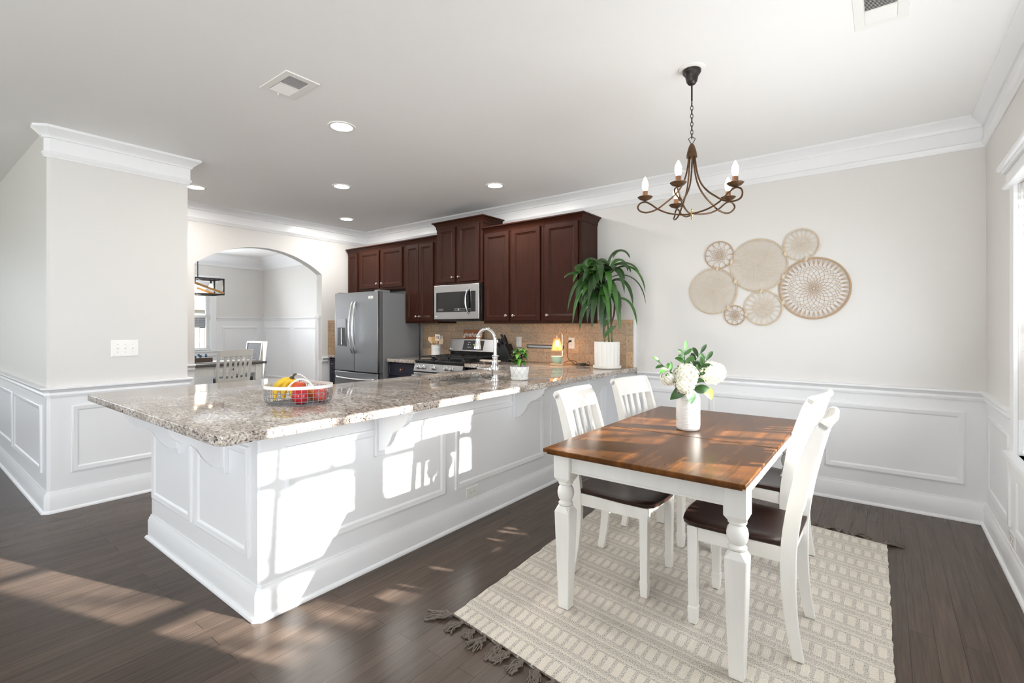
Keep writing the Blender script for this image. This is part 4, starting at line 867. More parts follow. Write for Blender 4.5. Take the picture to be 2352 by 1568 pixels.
# ---------------------------------------------------------------- dining chairs (front towards local +X)
def make_chair(label, group):
    t = thing('dining_chair', label, 'chair', (0,0,0), 0, group)
    # seat : dished walnut board
    nx, ny = 14, 14; vs = []; fs = []
    def half(u):   # half width along the depth
        return 0.185+0.028*min(1, u*1.6)-(0.03*max(0, (u-0.86)/0.14)**2)
    for k in range(2):
        for i in range(nx+1):
            for j in range(ny+1):
                u = i/nx; v = j/ny*2-1; hw_ = half(u); x = -0.205+0.435*u+(0.022*(1-v*v) if u > 0.5 else 0)*(u-0.5)*2; y = v*hw_
                if k == 0: z = 0.4655-0.013*max(0, (1-((u-0.42)/0.52)**2))*max(0, 1-abs(v)**2.4)-0.004*max(0, (abs(v)-0.9)/0.1)
                else: z = 0.440
                if k == 1: x *= 0.985; y *= 0.96
                vs.append((x, y, z))
    W_ = ny+1; S_ = (nx+1)*(ny+1)
    for i in range(nx):
        for j in range(ny):
            a = i*W_+j; fs.append((a, a+W_, a+W_+1, a+1)); b = a+S_; fs.append((b, b+1, b+W_+1, b+W_))
    ring = [j for j in range(W_)]+[i*W_+ny for i in range(1, nx+1)]+[nx*W_+j for j in range(ny-1, -1, -1)]+[i*W_ for i in range(nx-1, 0, -1)]
    for q in range(len(ring)):
        a, b = ring[q], ring[(q+1) % len(ring)]; fs.append((a, b, b+S_, a+S_))
    pt('seat', MB().add(vs, fs), M_SEAT, t, bevel=0.004)
    for s_ in (-1, 1):
        mb = MB(); x, y = 0.185, s_*0.180
        def sq(z0, z1, a0, a1): mb.add([(x+i*a0, y+j*a0, z0) for i, j in ((-1,-1), (1,-1), (1,1), (-1,1))]+[(x+i*a1, y+j*a1, z1) for i, j in ((-1,-1), (1,-1), (1,1), (-1,1))], [(3,2,1,0), (4,5,6,7), (0,1,5,4), (1,2,6,5), (2,3,7,6), (3,0,4,7)])
        sq(0.013, 0.085, 0.0165, 0.0205); sq(0.085, 0.090, 0.0205, 0.0175); sq(0.090, 0.440, 0.0175, 0.021)
        pt('leg', mb, M_CHALK, t, bevel=0.0012)
        # rear leg running up into the back post: curved board
        cl = [(-0.215, 0.013), (-0.196, 0.12), (-0.183, 0.25), (-0.180, 0.38), (-0.186, 0.48), (-0.203, 0.60), (-0.228, 0.72), (-0.258, 0.83), (-0.282, 0.905), (-0.300, 0.940)]
        P = smooth_path([(a, 0, b) for a, b in cl], 4); wd = []
        for i in range(len(P)):
            z = P[i].z; wd.append(0.0195 if z < 0.05 else 0.0195+0.0080*min(1, (z-0.05)/0.3) if z < 0.7 else 0.0275-0.006*(z-0.7)/0.20 if z < 0.9 else 0.0215-0.0045*(z-0.9)/0.04)
        mb = MB(); vs = []; th = 0.0125; yy = s_*0.178
        for i, p in enumerate(P):
            tdir = (P[min(i+1, len(P)-1)]-P[max(i-1, 0)]).normalized(); nn = Vector((tdir.z, 0, -tdir.x))
            if i == 0: nn = Vector((1, 0, 0))
            for (a, b) in ((1, 1), (1, -1), (-1, -1), (-1, 1)): vs.append((p.x+nn.x*wd[i]*a, yy+b*th, p.z+nn.z*wd[i]*a))
        n_ = len(P); mb.add(vs, [(i*4+k, i*4+(k+1) % 4, i*4+4+(k+1) % 4, i*4+4+k) for i in range(n_-1) for k in range(4)]+[(3,2,1,0)])
        # rounded scroll at the head of the post
        e = P[-1]; mb.lathe([(0.0215, -th), (0.0215, th)], (e.x-0.001, yy, e.z-0.002), 24, ax=(0, 1, 0))
        pt('leg', mb, M_CHALK, t, bevel=0.0015)
    # crest rail : follows the tilt of the posts, rolled on top
    pr = [(-0.238, 0.815), (-0.262, 0.880), (-0.287, 0.925), (-0.296, 0.945)]; vs = []; fs = []; K = 10
    sec = [(-0.2435, 0.852), (-0.251, 0.868), (-0.260, 0.888), (-0.276, 0.918), (-0.284, 0.940), (-0.292, 0.955), (-0.306, 0.960), (-0.318, 0.950), (-0.318, 0.936), (-0.306, 0.920), (-0.292, 0.895), (-0.279, 0.872), (-0.268, 0.852)]
    m_ = len(sec)
    for j in range(K+1):
        v = j/K*2-1; b = 0.014*(1-v*v)
        for (x, z) in sec: vs.append((x-b, v*0.166, z))
    for j in range(K):
        for i in range(m_): fs.append((j*m_+i, j*m_+(i+1) % m_, (j+1)*m_+(i+1) % m_, (j+1)*m_+i))
    fs += [tuple(range(m_)), tuple(range((K+1)*m_-1, K*m_-1, -1))]
    pt('crest_rail', MB().add(vs, fs), M_CHALK, t, ang=50)
    pt('lower_rail', MB().add([(x-0.010*(1-v*v), v*0.166, z) for v in (-1, -0.5, 0, 0.5, 1) for x, z in ((-0.184, 0.545), (-0.191, 0.590), (-0.211, 0.590), (-0.204, 0.545))], [(i*4+k, i*4+(k+1) % 4, i*4+4+(k+1) % 4, i*4+4+k) for i in range(4) for k in range(4)]+[(3,2,1,0), (16,17,18,19)]), M_CHALK, t)
    for i in range(4):
        y = -0.105+0.07*i; b = 0.012*(1-(y/0.166)**2); mb = MB(); vs = []
        Q = [(-0.199-b*0.8, 0.588), (-0.210-b, 0.65), (-0.223-b, 0.72), (-0.238-b, 0.78), (-0.258-b, 0.860)]
        for (x, z) in Q:
            for (a, c_) in ((0.005, 0.0145), (0.005, -0.0145), (-0.005, -0.0145), (-0.005, 0.0145)): vs.append((x+a, y+c_, z))
        mb.add(vs, [(i2*4+k, i2*4+(k+1) % 4, i2*4+4+(k+1) % 4, i2*4+4+k) for i2 in range(4) for k in range(4)]+[(3,2,1,0), (16,17,18,19)])
        pt('back_slat', mb, M_CHALK, t)
    ar = MB().box(0.168, 0.186, -0.159, 0.159, 0.378, 0.4395).box(-0.188, -0.172, -0.165, 0.165, 0.378, 0.4395)
    for s_ in (-1, 1): ar.box(-0.165, 0.164, s_*0.178-0.009, s_*0.178+0.009, 0.378, 0.4395)
    pt('seat_rail', ar, M_CHALK, t, bevel=0.001)
    return t
GC = 'white slat-back chairs around the dining table'
ch = make_chair('white slat-back dining chair between table and peninsula, nearer the camera', GC)
spots = [(-1.10, 2.412, 1.5, None), (-1.095, 3.085, -11.0, 'white slat-back dining chair between table and peninsula, nearer the back wall'),
         (-0.475, 2.350, 179.5, 'white slat-back dining chair on the window side of the table, nearer the camera'),
         (-0.561, 3.070, 173.0, 'white slat-back dining chair on the window side of the table, nearer the back wall')]
for x, y, a, lb in spots:
    o = ch if lb is None else copy_tree(ch)
    o.location = (x, y, 0); o.rotation_euler = (0, 0, radians(a))
    if lb: o['label'] = lb
# ---------------------------------------------------------------- rug
RC = [(-1.545, 1.578), (0.045, 1.395), (0.018, 3.645), (-1.665, 3.900)]
def rp(u, v):
    a = Vector(RC[0]).lerp(Vector(RC[1]), u); b = Vector(RC[3]).lerp(Vector(RC[2]), u); return a.lerp(b, v)
nx, ny = 40, 56; vs = []; uvs = []
random.seed(3)
for j in range(ny+1):
    for i in range(nx+1):
        u, v = i/nx, j/ny; p = rp(u, v); e = 0.004 if i in (0, nx) else 0
        vs.append((p.x+random.uniform(-e, e), p.y+random.uniform(-1, 1)*(0.004 if j in (0, ny) else 0), 0.009+0.0015*sin(v*2*pi*21))); uvs.append((u*1.6, v*2.25))
base = len(vs); vs2 = vs+[(x, y, 0.001) for x, y, z in vs]
fs = [(j*(nx+1)+i, j*(nx+1)+i+1, (j+1)*(nx+1)+i+1, (j+1)*(nx+1)+i) for j in range(ny) for i in range(nx)]
ring = [i for i in range(nx+1)]+[j*(nx+1)+nx for j in range(1, ny+1)]+[ny*(nx+1)+i for i in range(nx-1, -1, -1)]+[j*(nx+1) for j in range(ny-1, 0, -1)]
fs += [(ring[q], ring[q]+base, ring[(q+1) % len(ring)]+base, ring[(q+1) % len(ring)]) for q in range(len(ring))]
rg_ = wthing('area_rug', 'beige and taupe flat-woven rug with dark fringed ends under the dining table', 'rug', (-0.8, 2.6, 0))
ro = pt('woven_field', MB().add(vs2, fs), M_RUG, rg_, smooth=False)
uvl = ro.data.uv_layers.new(name='UVMap'); UV = uvs+uvs
for lp in ro.data.loops: uvl.data[lp.index].uv = UV[lp.vertex_index]
for end, sg in ((0, -1), (1, 1)):
    mb = MB()
    for k in range(23):
        u = (k+0.15)/22.4; u = min(u, 1); p = rp(u, end); th = random.uniform(-0.5, 0.5); Lf = random.uniform(0.06, 0.10)
        if end == 0 and k == 0: th = -0.9; Lf = 0.13
        if end == 1 and k == 22: th = 0.9; Lf = 0.11
        dv = Vector((sin(th), sg*cos(th), 0)); kn = Vector((p.x, p.y, 0.010))+dv*0.012
        mb.ball(kn, 0.008, 8, 6)
        for s_ in range(17):
            a = random.uniform(-0.45, 0.45); d2 = Vector((dv.x*cos(a)-dv.y*sin(a), dv.x*sin(a)+dv.y*cos(a), 0)); l2 = Lf*random.uniform(0.6, 1.0)
            sw = d2.cross(Vector((0,0,1)))*random.uniform(-0.02, 0.02)
            mb.tube([kn, kn+d2*l2*0.35+sw+Vector((0,0,random.uniform(0.0, 0.008))), kn+d2*l2*0.7-sw*0.6+Vector((0,0,random.uniform(-0.004, 0.004))), kn+d2*l2+sw*random.uniform(-1, 1)+Vector((0,0,-0.006))], 0.0028, 5)
        q0 = rp(max(0, u-0.02), end); q1 = rp(min(1, u+0.02), end); mb.tube([(q0.x, q0.y, 0.007), (p.x+dv.x*0.004, p.y+dv.y*0.004, 0.009), (q1.x, q1.y, 0.007)], 0.004, 5)
    pt('fringe', mb, M_FRINGE, rg_)
# ---------------------------------------------------------------- vase of hydrangeas
vx, vy = -0.828, 2.625
vz = 0.7601
va = wthing('flower_vase', 'white ribbed ceramic bottle vase holding hydrangeas on the dining table', 'vase', (vx, vy, vz))
prof = [(0.052, 0), (0.0575, 0.003), (0.0595, 0.010), (0.0600, 0.05), (0.0605, 0.155), (0.0595, 0.170), (0.052, 0.186), (0.040, 0.197), (0.028, 0.205), (0.0235, 0.215), (0.0230, 0.232), (0.0255, 0.240), (0.0225, 0.238), (0.020, 0.215)]
mb = MB(); seg = 72; rows = []
for i in range(60): 
    z = 0.010+0.150*i/59; rows.append((0.0597+0.0010*(i % 2), z))
vs = []; allr = prof[:3]+rows+prof[5:]
for (r, z) in allr:
    inr = 0.012 < z < 0.158
    for i in range(seg):
        a = 2*pi*i/seg
        # raised herringbone bands
        e = 0.0
        if inr: band = int(a/(2*pi)*12); s_ = 1 if band % 2 else -1; e = 0.0006*(1 if ((z*170+s_*a*9) % 1) < 0.5 else -1)
        vs.append((vx+(r+e)*cos(a), vy+(r+e)*sin(a), vz+z))
n_ = len(allr); mb.add(vs, [(j*seg+i, j*seg+(i+1) % seg, (j+1)*seg+(i+1) % seg, (j+1)*seg+i) for j in range(n_-1) for i in range(seg)]+[tuple(range(seg-1, -1, -1))])
pt('body', mb, M_CERAM, va, ang=60)
Rv = Vector((0.794, 0.608, 0)); Fv = Vector((-0.608, 0.794, 0)); Uz = Vector((0,0,1)); VC = Vector((vx, vy, vz))
def vp(r, z, d=0.0): return Vector((vx, vy, 0))+Rv*r+Fv*d+Uz*z
def hydrangea(label, c, r, seed, sq=0.9):
    random.seed(seed)
    t = wthing('hydrangea', label, 'flower', tuple(VC+Vector((0,0,0.1))), 'hydrangeas in the table vase')
    c = Vector(c); mb = MB(); nF = 130
    for k in range(nF):
        ph = math.acos(1-2*(k+0.5)/nF); th = pi*(1+5**0.5)*k
        n = Vector((sin(ph)*cos(th), sin(ph)*sin(th), cos(ph)*sq)); rr = r*random.uniform(0.82, 1.04); p = c+n*rr; n.normalize()
        a = n.orthogonal().normalized(); b = n.cross(a); ro_ = random.uniform(0, pi/2); s = r*0.19*random.uniform(0.85, 1.2)
        for q in range(4):
            g_ = ro_+q*pi/2; d1 = a*cos(g_)+b*sin(g_); d2 = n.cross(d1)
            mb.add([p-n*s*0.2, p+d1*s*0.55+d2*s*0.52+n*s*0.10, p+d1*s*1.15+n*s*random.uniform(-0.1, 0.35), p+d1*s*0.55-d2*s*0.52+n*s*0.10], [(0, 1, 2, 3)])
    mb.ball(c, r*0.80, 14, 10)
    pt('flower_head', mb, M_PETAL, t, ang=180)
    top = VC+Vector((0,0,0.235))
    pt('stem', MB().tube(bez(VC+Vector((0,0,0.05)), top, top+Vector((0,0,0.02)), c-Vector((0,0,r*0.5)), 8), 0.003, 6), M_LEAFM, t)
    return t
hydrangea('round white hydrangea at the window side of the vase, lit by the sun', vp(0.128, 1.062, 0.0), 0.068, 1)
h2 = hydrangea('largest creamy hydrangea cluster, middle of the vase toward the peninsula', vp(-0.022, 1.050, -0.03), 0.066, 2)
hydrangea('creamy hydrangea drooping lowest over the vase neck', vp(-0.040, 1.000, -0.05), 0.050, 3)
hydrangea('small creamy hydrangea leaning out towards the peninsula', vp(-0.105, 1.032, 0.0), 0.042, 4)
def leafy(label, base, tip, n, L, m, seed, droop=0.0, fan=0.9):
    random.seed(seed)
    t = wthing('leafy_branch', label, 'foliage', tuple(VC+Vector((0,0,0.15))), 'leafy sprigs in the table vase')
    q = bez(VC+Vector((0,0,0.1)), VC+Vector((0,0,0.26)), base, tip, 14); pt('stem', MB().tube(q, 0.0018, 5), M_LEAFD, t)
    mb = MB()
    for k in range(n):
        i = min(14, int(6+8.4*(k+1)/n)); p = q[i]; tg = (q[i]-q[i-1]).normalized(); sd = tg.cross(Fv).normalized()*(1 if k % 2 else -1)
        if k == n-1: d = tg
        else: d = (sd*fan+tg*0.65+Fv*random.uniform(-0.6, 0.6)).normalized()
        l = L*random.uniform(0.8, 1.15); e = p+d*l+Uz*random.uniform(-0.3, 0.15)*l
        mb.leaf(bez(p, p+d*l*0.35+Uz*0.006, p+d*l*0.7+Uz*0.006, e, 7), l*0.21, nrm=(-Fv+Uz*0.6+sd*0.2), fold=0.18)
    pt('foliage', mb, m, t, ang=180)
leafy('upright sprig of glossy green leaves behind the hydrangeas, the tallest', vp(0.0, 1.07, 0.02), vp(0.075, 1.165, 0.02), 13, 0.060, M_LEAFD, 5)
leafy('sprig of green leaves rising over the middle hydrangea', vp(-0.02, 1.06, 0.02), vp(-0.015, 1.18, 0.0), 13, 0.055, M_LEAFM, 6)
leafy('sprig of bright green leaves reaching out toward the peninsula', vp(-0.06, 1.03, -0.02), vp(-0.155, 1.115, -0.02), 11, 0.052, M_LEAFM, 7)
leafy('sprig of dark leaves between the two largest hydrangeas', vp(0.03, 1.05, -0.02), vp(0.09, 1.13, -0.02), 11, 0.060, M_LEAFD, 8)
def bigleaf(label, p0, p3, wd_, m):
    t = wthing('hydrangea_leaf', label, 'leaf', tuple(p0), 'broad leaves hanging at the vase neck')
    p0 = Vector(p0); p3 = Vector(p3); mid = (p0+p3)/2-Fv*0.02+Uz*0.012
    pt('leaf_blade', MB().leaf(bez(p0, p0.lerp(mid, 0.6), mid.lerp(p3, 0.4), p3, 9), wd_, nrm=-Fv, fold=0.22, prof=lambda x: max(0.04, sin(pi*min(1, x**0.75))**0.8)), m, t, ang=180)
    pt('stalk', MB().tube([VC+Vector((0,0,0.21)), VC+Vector((0,0,0.245)), p0], 0.0018, 5), M_LEAFM, t)
bigleaf('broad dark hydrangea leaf hanging lowest toward the peninsula', vp(-0.030, 0.99, -0.04), vp(-0.112, 0.925, -0.05), 0.030, M_LEAFD)
bigleaf('broad grey-green hydrangea leaf hanging straight down over the vase', vp(-0.008, 0.97, -0.06), vp(-0.012, 0.905, -0.075), 0.024, mat('greyish_green_leaf', (0.13, 0.24, 0.13), 0.45))
bigleaf('broad green hydrangea leaf spreading under the sunlit bloom', vp(0.015, 0.975, -0.05), vp(0.090, 0.982, -0.06), 0.024, M_LEAFD)
bigleaf('yellow-green hydrangea leaf drooping below the sunlit bloom', vp(0.075, 0.985, -0.04), vp(0.105, 0.925, -0.05), 0.024, M_LEAFY)
# ---------------------------------------------------------------- chandelier over the table
cx, cy = -0.821, 2.667
cl = wthing('chandelier', 'rust-brown five-arm metal chandelier with lit candle bulbs above the table', 'chandelier', (cx, cy, 2.2))
pt('ceiling_medallion', MB().lathe([(0.068, 0.0), (0.068, -0.004), (0.060, -0.008), (0.040, -0.010)], (cx, cy, H), 36), M_PLASTIC, cl)
pt('canopy', MB().lathe([(0.047, -0.010), (0.048, -0.018), (0.044, -0.028), (0.034, -0.040), (0.031, -0.055), (0.027, -0.072), (0.018, -0.084), (0.006, -0.090)], (cx, cy, H), 28), M_DARKBR, cl)
pt('down_rod', MB().tube([(cx, cy, H-0.088), (cx, cy, 2.525)], 0.0048, 8), M_DARKBR, cl)
mb = MB(); z = 2.520
for k in range(9):
    a = 0.6 if k % 2 else 0.6+pi/2; lp = [(cx+cos(a)*0.0065*cos(q), cy+sin(a)*0.0065*cos(q), z-0.011+0.0145*sin(q)) for q in [2*pi*i/14 for i in range(14)]]
    mb.tube(lp, 0.0018, 6, closed=True); z -= 0.0218
pt('chain', mb, M_DARKBR, cl)
mb = MB(); 
mb.tube([(cx-0.004*Rv.x, cy-0.004*Rv.y, 2.330), (cx-0.019*Rv.x, cy-0.019*Rv.y, 2.321), (cx-0.006*Rv.x, cy-0.006*Rv.y, 2.298), (cx, cy, 2.292), (cx+0.006*Rv.x, cy+0.006*Rv.y, 2.298), (cx+0.019*Rv.x, cy+0.019*Rv.y, 2.321), (cx+0.004*Rv.x, cy+0.004*Rv.y, 2.330)], 0.0022, 6, closed=True)
pt('hanging_loop', mb, M_DARKBR, cl)
pt('cap', MB().lathe([(0.004, 2.296), (0.010, 2.290), (0.013, 2.284), (0.018, 2.272), (0.024, 2.250), (0.028, 2.225), (0.028, 2.220), (0.024, 2.219)], (cx, cy, 0), 24), M_RUST, cl)
PR = [(0.014, 2.262), (0.017, 2.20), (0.030, 2.125), (0.052, 2.068), (0.090, 2.020), (0.135, 1.983), (0.182, 1.951), (0.232, 1.938), (0.268, 1.947), (0.283, 1.970), (0.272, 1.992), (0.245, 2.000), (0.215, 1.986), (0.175, 1.955), (0.135, 1.935), (0.100, 1.924), (0.055, 1.917), (0.006, 1.915)]
for k in range(5):
    a = YAW+radians(18.6+72*k); dv = Vector((cos(a), sin(a), 0)); sv = Vector((-sin(a), cos(a), 0))
    pts = []
    for i, (r, z) in enumerate(PR):
        t_ = i/(len(PR)-1); off = 0.006*sin(pi*min(1, t_*2))*(1 if t_ < 0.5 else -1)
        pts.append(Vector((cx, cy, z))+dv*r+sv*(0.006 if t_ < 0.5 else -0.006))
    arm = pt('arm', MB().tube(smooth_path(pts, 4), 0.0046, 8), M_RUST, cl)
    bc = Vector((cx, cy, 0))+dv*0.243
    pt('drip_pan', MB().lathe([(0.004, 2.003), (0.010, 2.006), (0.030, 2.014), (0.041, 2.025), (0.039, 2.027), (0.026, 2.018), (0.013, 2.016)], bc, 26), M_RUST, arm)
    pt('candle_sleeve', MB().lathe([(0.014, 2.015), (0.014, 2.058), (0.010, 2.060)], bc, 18), mat('copper_sleeve', (0.30, 0.15, 0.085), 0.35, 0.7), arm)
    pt('bulb', MB().lathe([(0.009, 2.059), (0.014, 2.070), (0.0175, 2.088), (0.016, 2.105), (0.010, 2.122), (0.004, 2.134), (0.001, 2.138)], bc, 16), M_BULB, arm)
pt('finial', MB().lathe([(0.001, 1.885), (0.005, 1.889), (0.006, 1.894), (0.004, 1.899), (0.007, 1.904), (0.011, 1.912), (0.011, 1.918), (0.007, 1.924), (0.004, 1.929), (0.006, 1.936), (0.003, 1.943), (0.001, 1.945)], (cx, cy, 0), 18), M_BRASS, cl)
# ---------------------------------------------------------------- recessed lights and air vents
GL = 'recessed ceiling lights in the kitchen'
lt = thing('recessed_light', 'recessed ceiling light nearest the camera, above the peninsula', 'light', (-2.997, 1.959, H), 0, GL)
pt('trim_ring', MB().lathe([(0.093, -0.0008), (0.093, -0.004), (0.086, -0.007), (0.072, -0.004), (0.070, -0.0008)], (0,0,0), 40, cap=False), M_PLASTIC, lt)
pt('lens', MB().lathe([(0.071, -0.0008), (0.071, -0.003), (0.06, -0.0045), (0.001, -0.005)], (0,0,0), 40), M_LED, lt)
ll = bpy.data.lights.new('can_light', 'AREA'); ll.shape = 'DISK'; ll.size = 0.13; ll.energy = 13; ll.color = (1.0, 0.96, 0.91)
lo = bpy.data.objects.new('can_light', ll); COL.objects.link(lo); lo.parent = lt; lo.location = (0, 0, -0.009)
for (x, y, lb) in ((-5.464, 1.926, 'recessed ceiling light partly hidden behind the wall pier crown'), (-4.278, 2.797, 'recessed ceiling light in the middle of the kitchen ceiling'), (-3.048, 3.701, 'recessed ceiling light above the microwave end of the wall cabinets'), (-5.535, 3.689, 'recessed ceiling light farthest back, near the archway corner')):
    o = copy_tree(lt); o.location = (x, y, H); o['label'] = lb
def vent(label, x0, x1, y0, y1, slat_axis):
    t = wthing('ceiling_vent', label, 'vent', ((x0+x1)/2, (y0+y1)/2, H), None)
    zz = H-0.0005
    mb = MB(); b = 0.042
    mb.nested((x0, y0, zz), (1,0,0), (0,1,0), (0,0,-1), x1-x0, y1-y0, [(0,0), (0.002,0.005), (b-0.004,0.006), (b, 0.002), (b, 0.0)], cap=False); pt('frame', mb, M_PLASTIC, t)
    pt('duct_shade', MB().box(x0+b, x1-b, y0+b, y1-b, zz-0.0008, zz-0.0003), mat('duct_shadow', (0.25, 0.25, 0.25), 0.8), t)  # thin grey sheet, its colour stands in for shade inside the duct
    sl = MB(); n = 20
    if slat_axis == 'y':
        w_ = (x1-x0-2*b)/n
        for i in range(n):
            x = x0+b+w_*(i+0.5); s_ = 1 if i < n/2 else -1
            sl.obox((x, (y0+y1)/2, zz-0.0045), (1, 0, 0.55*s_), (0,1,0), (-0.55*s_, 0, 1), w_*1.02, y1-y0-2*b, 0.0010)
        sl.box((x0+x1)/2-0.003, (x0+x1)/2+0.003, y0+b, y1-b, zz-0.007, zz-0.001)
    else:
        w_ = (y1-y0-2*b)/n
        for i in range(n):
            y = y0+b+w_*(i+0.5); s_ = 1 if i < n/2 else -1
            sl.obox(((x0+x1)/2, y, zz-0.0045), (1,0,0), (0, 1, 0.55*s_), (0, -0.55*s_, 1), x1-x0-2*b, w_*1.02, 0.0010)
        sl.box(x0+b, x1-b, (y0+y1)/2-0.003, (y0+y1)/2+0.003, zz-0.007, zz-0.001)
    pt('louvres', sl, M_PLASTIC, t, smooth=False)
    pt('lever', MB().obox(((x0+b*0.6) if slat_axis == 'y' else (x0+x1)/2, (y0+y1)/2 if slat_axis == 'y' else y0+b*0.6, zz-0.012), (1,0,0), (0,1,0), (0,0,1), 0.008, 0.008, 0.014), M_PLASTIC, t)
    return t
vent('white ceiling air vent above the peninsula, near the recessed lights', -2.878, -2.568, 1.340, 1.538, 'y')
vent('white ceiling air vent near the window wall, cut off by the top of the photo', -0.107, 0.090, 2.490, 2.796, 'x')
# ---------------------------------------------------------------- woven wall hanging
wh = wthing('woven_wall_hanging', 'cluster of seven woven rattan and cord discs tied together on the back wall', 'wall decor', (-0.8, YB, 1.7))
WY = YB-0.014
def disc(cx, cz, r, kind, seed):
    random.seed(seed)
    rim = M_JUTE if kind in ('net', 'big') else M_COTTON
    rimr = {'net': 0.0042, 'big': 0.0060}.get(kind, 0.0040)
    ring = [(cx+r*cos(2*pi*i/56), WY, cz+r*sin(2*pi*i/56)) for i in range(56)]
    mb = MB().tube(ring, rimr, 7, closed=True)
    if kind not in ('net', 'big'):
        for i in range(int(r*520)): # cord wraps on the rim
            a = 2*pi*i/int(r*520); mb.obox((cx+r*cos(a), WY, cz+r*sin(a)), (cos(a), 0, sin(a)), (0,1,0), (-sin(a), 0, cos(a)), 0.0125, 0.0115, 0.0030)
    d = pt('woven_disc', mb, rim, wh)
    def P(rr, a, dy=0.0): return (cx+rr*cos(a), WY+dy, cz+rr*sin(a))
    s = MB()
    def ln(p, q, t): s.tube([p, q], t, 4, cap=False)
    if kind == 'net':
        n = 12 if r > 0.1 else 10
        for i in range(n):
            a = 2*pi*i/n; a2 = 2*pi*(i+0.5)/n; a3 = 2*pi*(i+1)/n
            for o_ in (-0.05, 0, 0.05): ln(P(r, a+o_), P(r*0.74, a), 0.0011)
            s.tube([P(r*0.74, a), P(r*0.60, (a*0.6+a2*0.4)), P(r*0.52, a2), P(r*0.60, a2*0.4+a3*0.6), P(r*0.74, a3)], 0.0013, 4, cap=False)
            pa, ra, odd = a2, 0.52, True
            for j, rr in enumerate((0.43, 0.35, 0.27, 0.19, 0.12)):
                off = 0 if j % 2 == 0 else 0.5
                b = 2*pi*(i+off)/n; ln(P(r*ra, b+pi/n), P(r*rr, b), 0.0013); ln(P(r*ra, b-pi/n), P(r*rr, b), 0.0013); ra = rr
    elif kind == 'big':
        n = 40
        for i in range(n):
            a = 2*pi*i/n
            for o_ in (-0.066, -0.040, -0.013, 0.013, 0.040, 0.066): ln(P(r, a+o_), P(r*0.76, a), 0.0008)
            ra = 0.76
            for j, rr in enumerate((0.71, 0.66, 0.61)):
                b = a+(pi/n if j % 2 == 0 else 0)
                ln(P(r*ra, b+pi/n), P(r*rr, b), 0.0011); ln(P(r*ra, b-pi/n), P(r*rr, b), 0.0011); ra = rr
                s.ball(P(r*rr, b), 0.0022, 6, 4)
        m = 20; ra = 0.61
        for j, rr in enumerate((0.50, 0.40, 0.30, 0.20, 0.12)):
            for i in range(m):
                b = 2*pi*(i+(0.5 if j % 2 else 0))/m; ln(P(r*ra, b+pi/m), P(r*rr, b), 0.0013); ln(P(r*ra, b-pi/m), P(r*rr, b), 0.0013); s.ball(P(r*rr, b), 0.0024, 6, 4)
            ra = rr
        for i in range(m): a = 2*pi*i/m; ln(P(r*0.12, a), P(r*0.05, a), 0.0014)
    else:
        n = int(r*760); k = 0.66 if kind == 'dense' else 0.60
        for i in range(n):
            a = 2*pi*i/n
            if kind == 'gap' and (i*18/n) % 1 > 0.62: continue
            ln(P(r, a), P(r*k, a+random.uniform(-0.03, 0.03)), 0.0010)
        nr = max(7, int(r*66))
        for j in range(nr):
            rr = r*k*(1-j/nr*0.93); mm = max(8, int(2*pi*rr/0.016))
            for i in range(mm):
                a = 2*pi*(i+0.5*(j % 2))/mm; r2 = rr-r*k*0.93/nr
                ln(P(rr, a-pi/mm), P(max(r2, 0.004), a), 0.0011); ln(P(rr, a+pi/mm), P(max(r2, 0.004), a), 0.0011)
                s.ball(P(rr, a-pi/mm), 0.0021, 5, 4)
    rg2 = [P(r*0.045, 2*pi*i/12) for i in range(12)]; s.tube(rg2, 0.0016, 4, closed=True)
    pt('cord_mesh', s, M_JUTE if kind in ('net', 'big') else M_COTTON, d, smooth=False)
disc(-1.129, 1.924, 0.116, 'net', 1); disc(-0.822, 1.812, 0.214, 'dense', 2); disc(-0.515, 1.952, 0.121, 'gap', 3); disc(-1.179, 1.614, 0.195, 'dense', 4)
disc(-1.003, 1.402, 0.081, 'net', 5); disc(-0.786, 1.458, 0.140, 'gap', 6); disc(-0.429, 1.604, 0.236, 'big', 7)
for (x, z) in ((-1.030, 1.860), (-1.145, 1.810), (-1.000, 1.690), (-0.626, 1.894), (-0.640, 1.710), (-0.800, 1.598), (-1.055, 1.468), (-0.915, 1.410), (-0.640, 1.500), (-0.482, 1.835)): pt('cord_tie', MB().lathe([(0.012, -0.016), (0.014, 0), (0.012, 0.016)], (x, WY, z), 10, ax=(0.3, 0, 1)), M_COTTON, wh)
# ---------------------------------------------------------------- wall plates
def outlet(label, p, n, wide=False, group='white duplex outlets'):
    n = Vector(n); u = Vector((0,0,1)).cross(n); t = wthing('outlet', label, 'outlet', p)
    p = Vector(p); a, b = (0.116, 0.072) if wide else (0.072, 0.116)
    v = Vector((0,0,1))
    pt('cover_plate', MB().nested(p-u*a/2-v*b/2, u, v, n, a, b, [(0,0), (0,0.003), (0.003,0.005), (0.006,0.0055)]), M_PLASTIC, t, smooth=False)
    for s_ in (-1, 1):
        c_ = p+(u if wide else v)*s_*0.0195+n*0.0056
        mb = MB().obox(c_, u, v, n, 0.028 if not wide else 0.026, 0.026 if not wide else 0.028, 0.002)
        r_ = pt('receptacle', mb, M_PLASTIC, t, bevel=0.003)
        q = c_+n*0.0011; ee = (v if wide else u)
        sl = MB().obox(q-ee*0.006+(u if wide else v)*0.003, u, v, n, *( (0.008, 0.0018) if wide else (0.0018, 0.008)), 0.0006).obox(q+ee*0.006+(u if wide else v)*0.003, u, v, n, *((0.008, 0.0018) if wide else (0.0018, 0.008)), 0.0006).obox(q-(u if wide else v)*0.007, u, v, n, 0.004, 0.004, 0.0006)
        pt('slots', sl, M_SLOT, r_, smooth=False)
    return t
BY = YB-0.0105
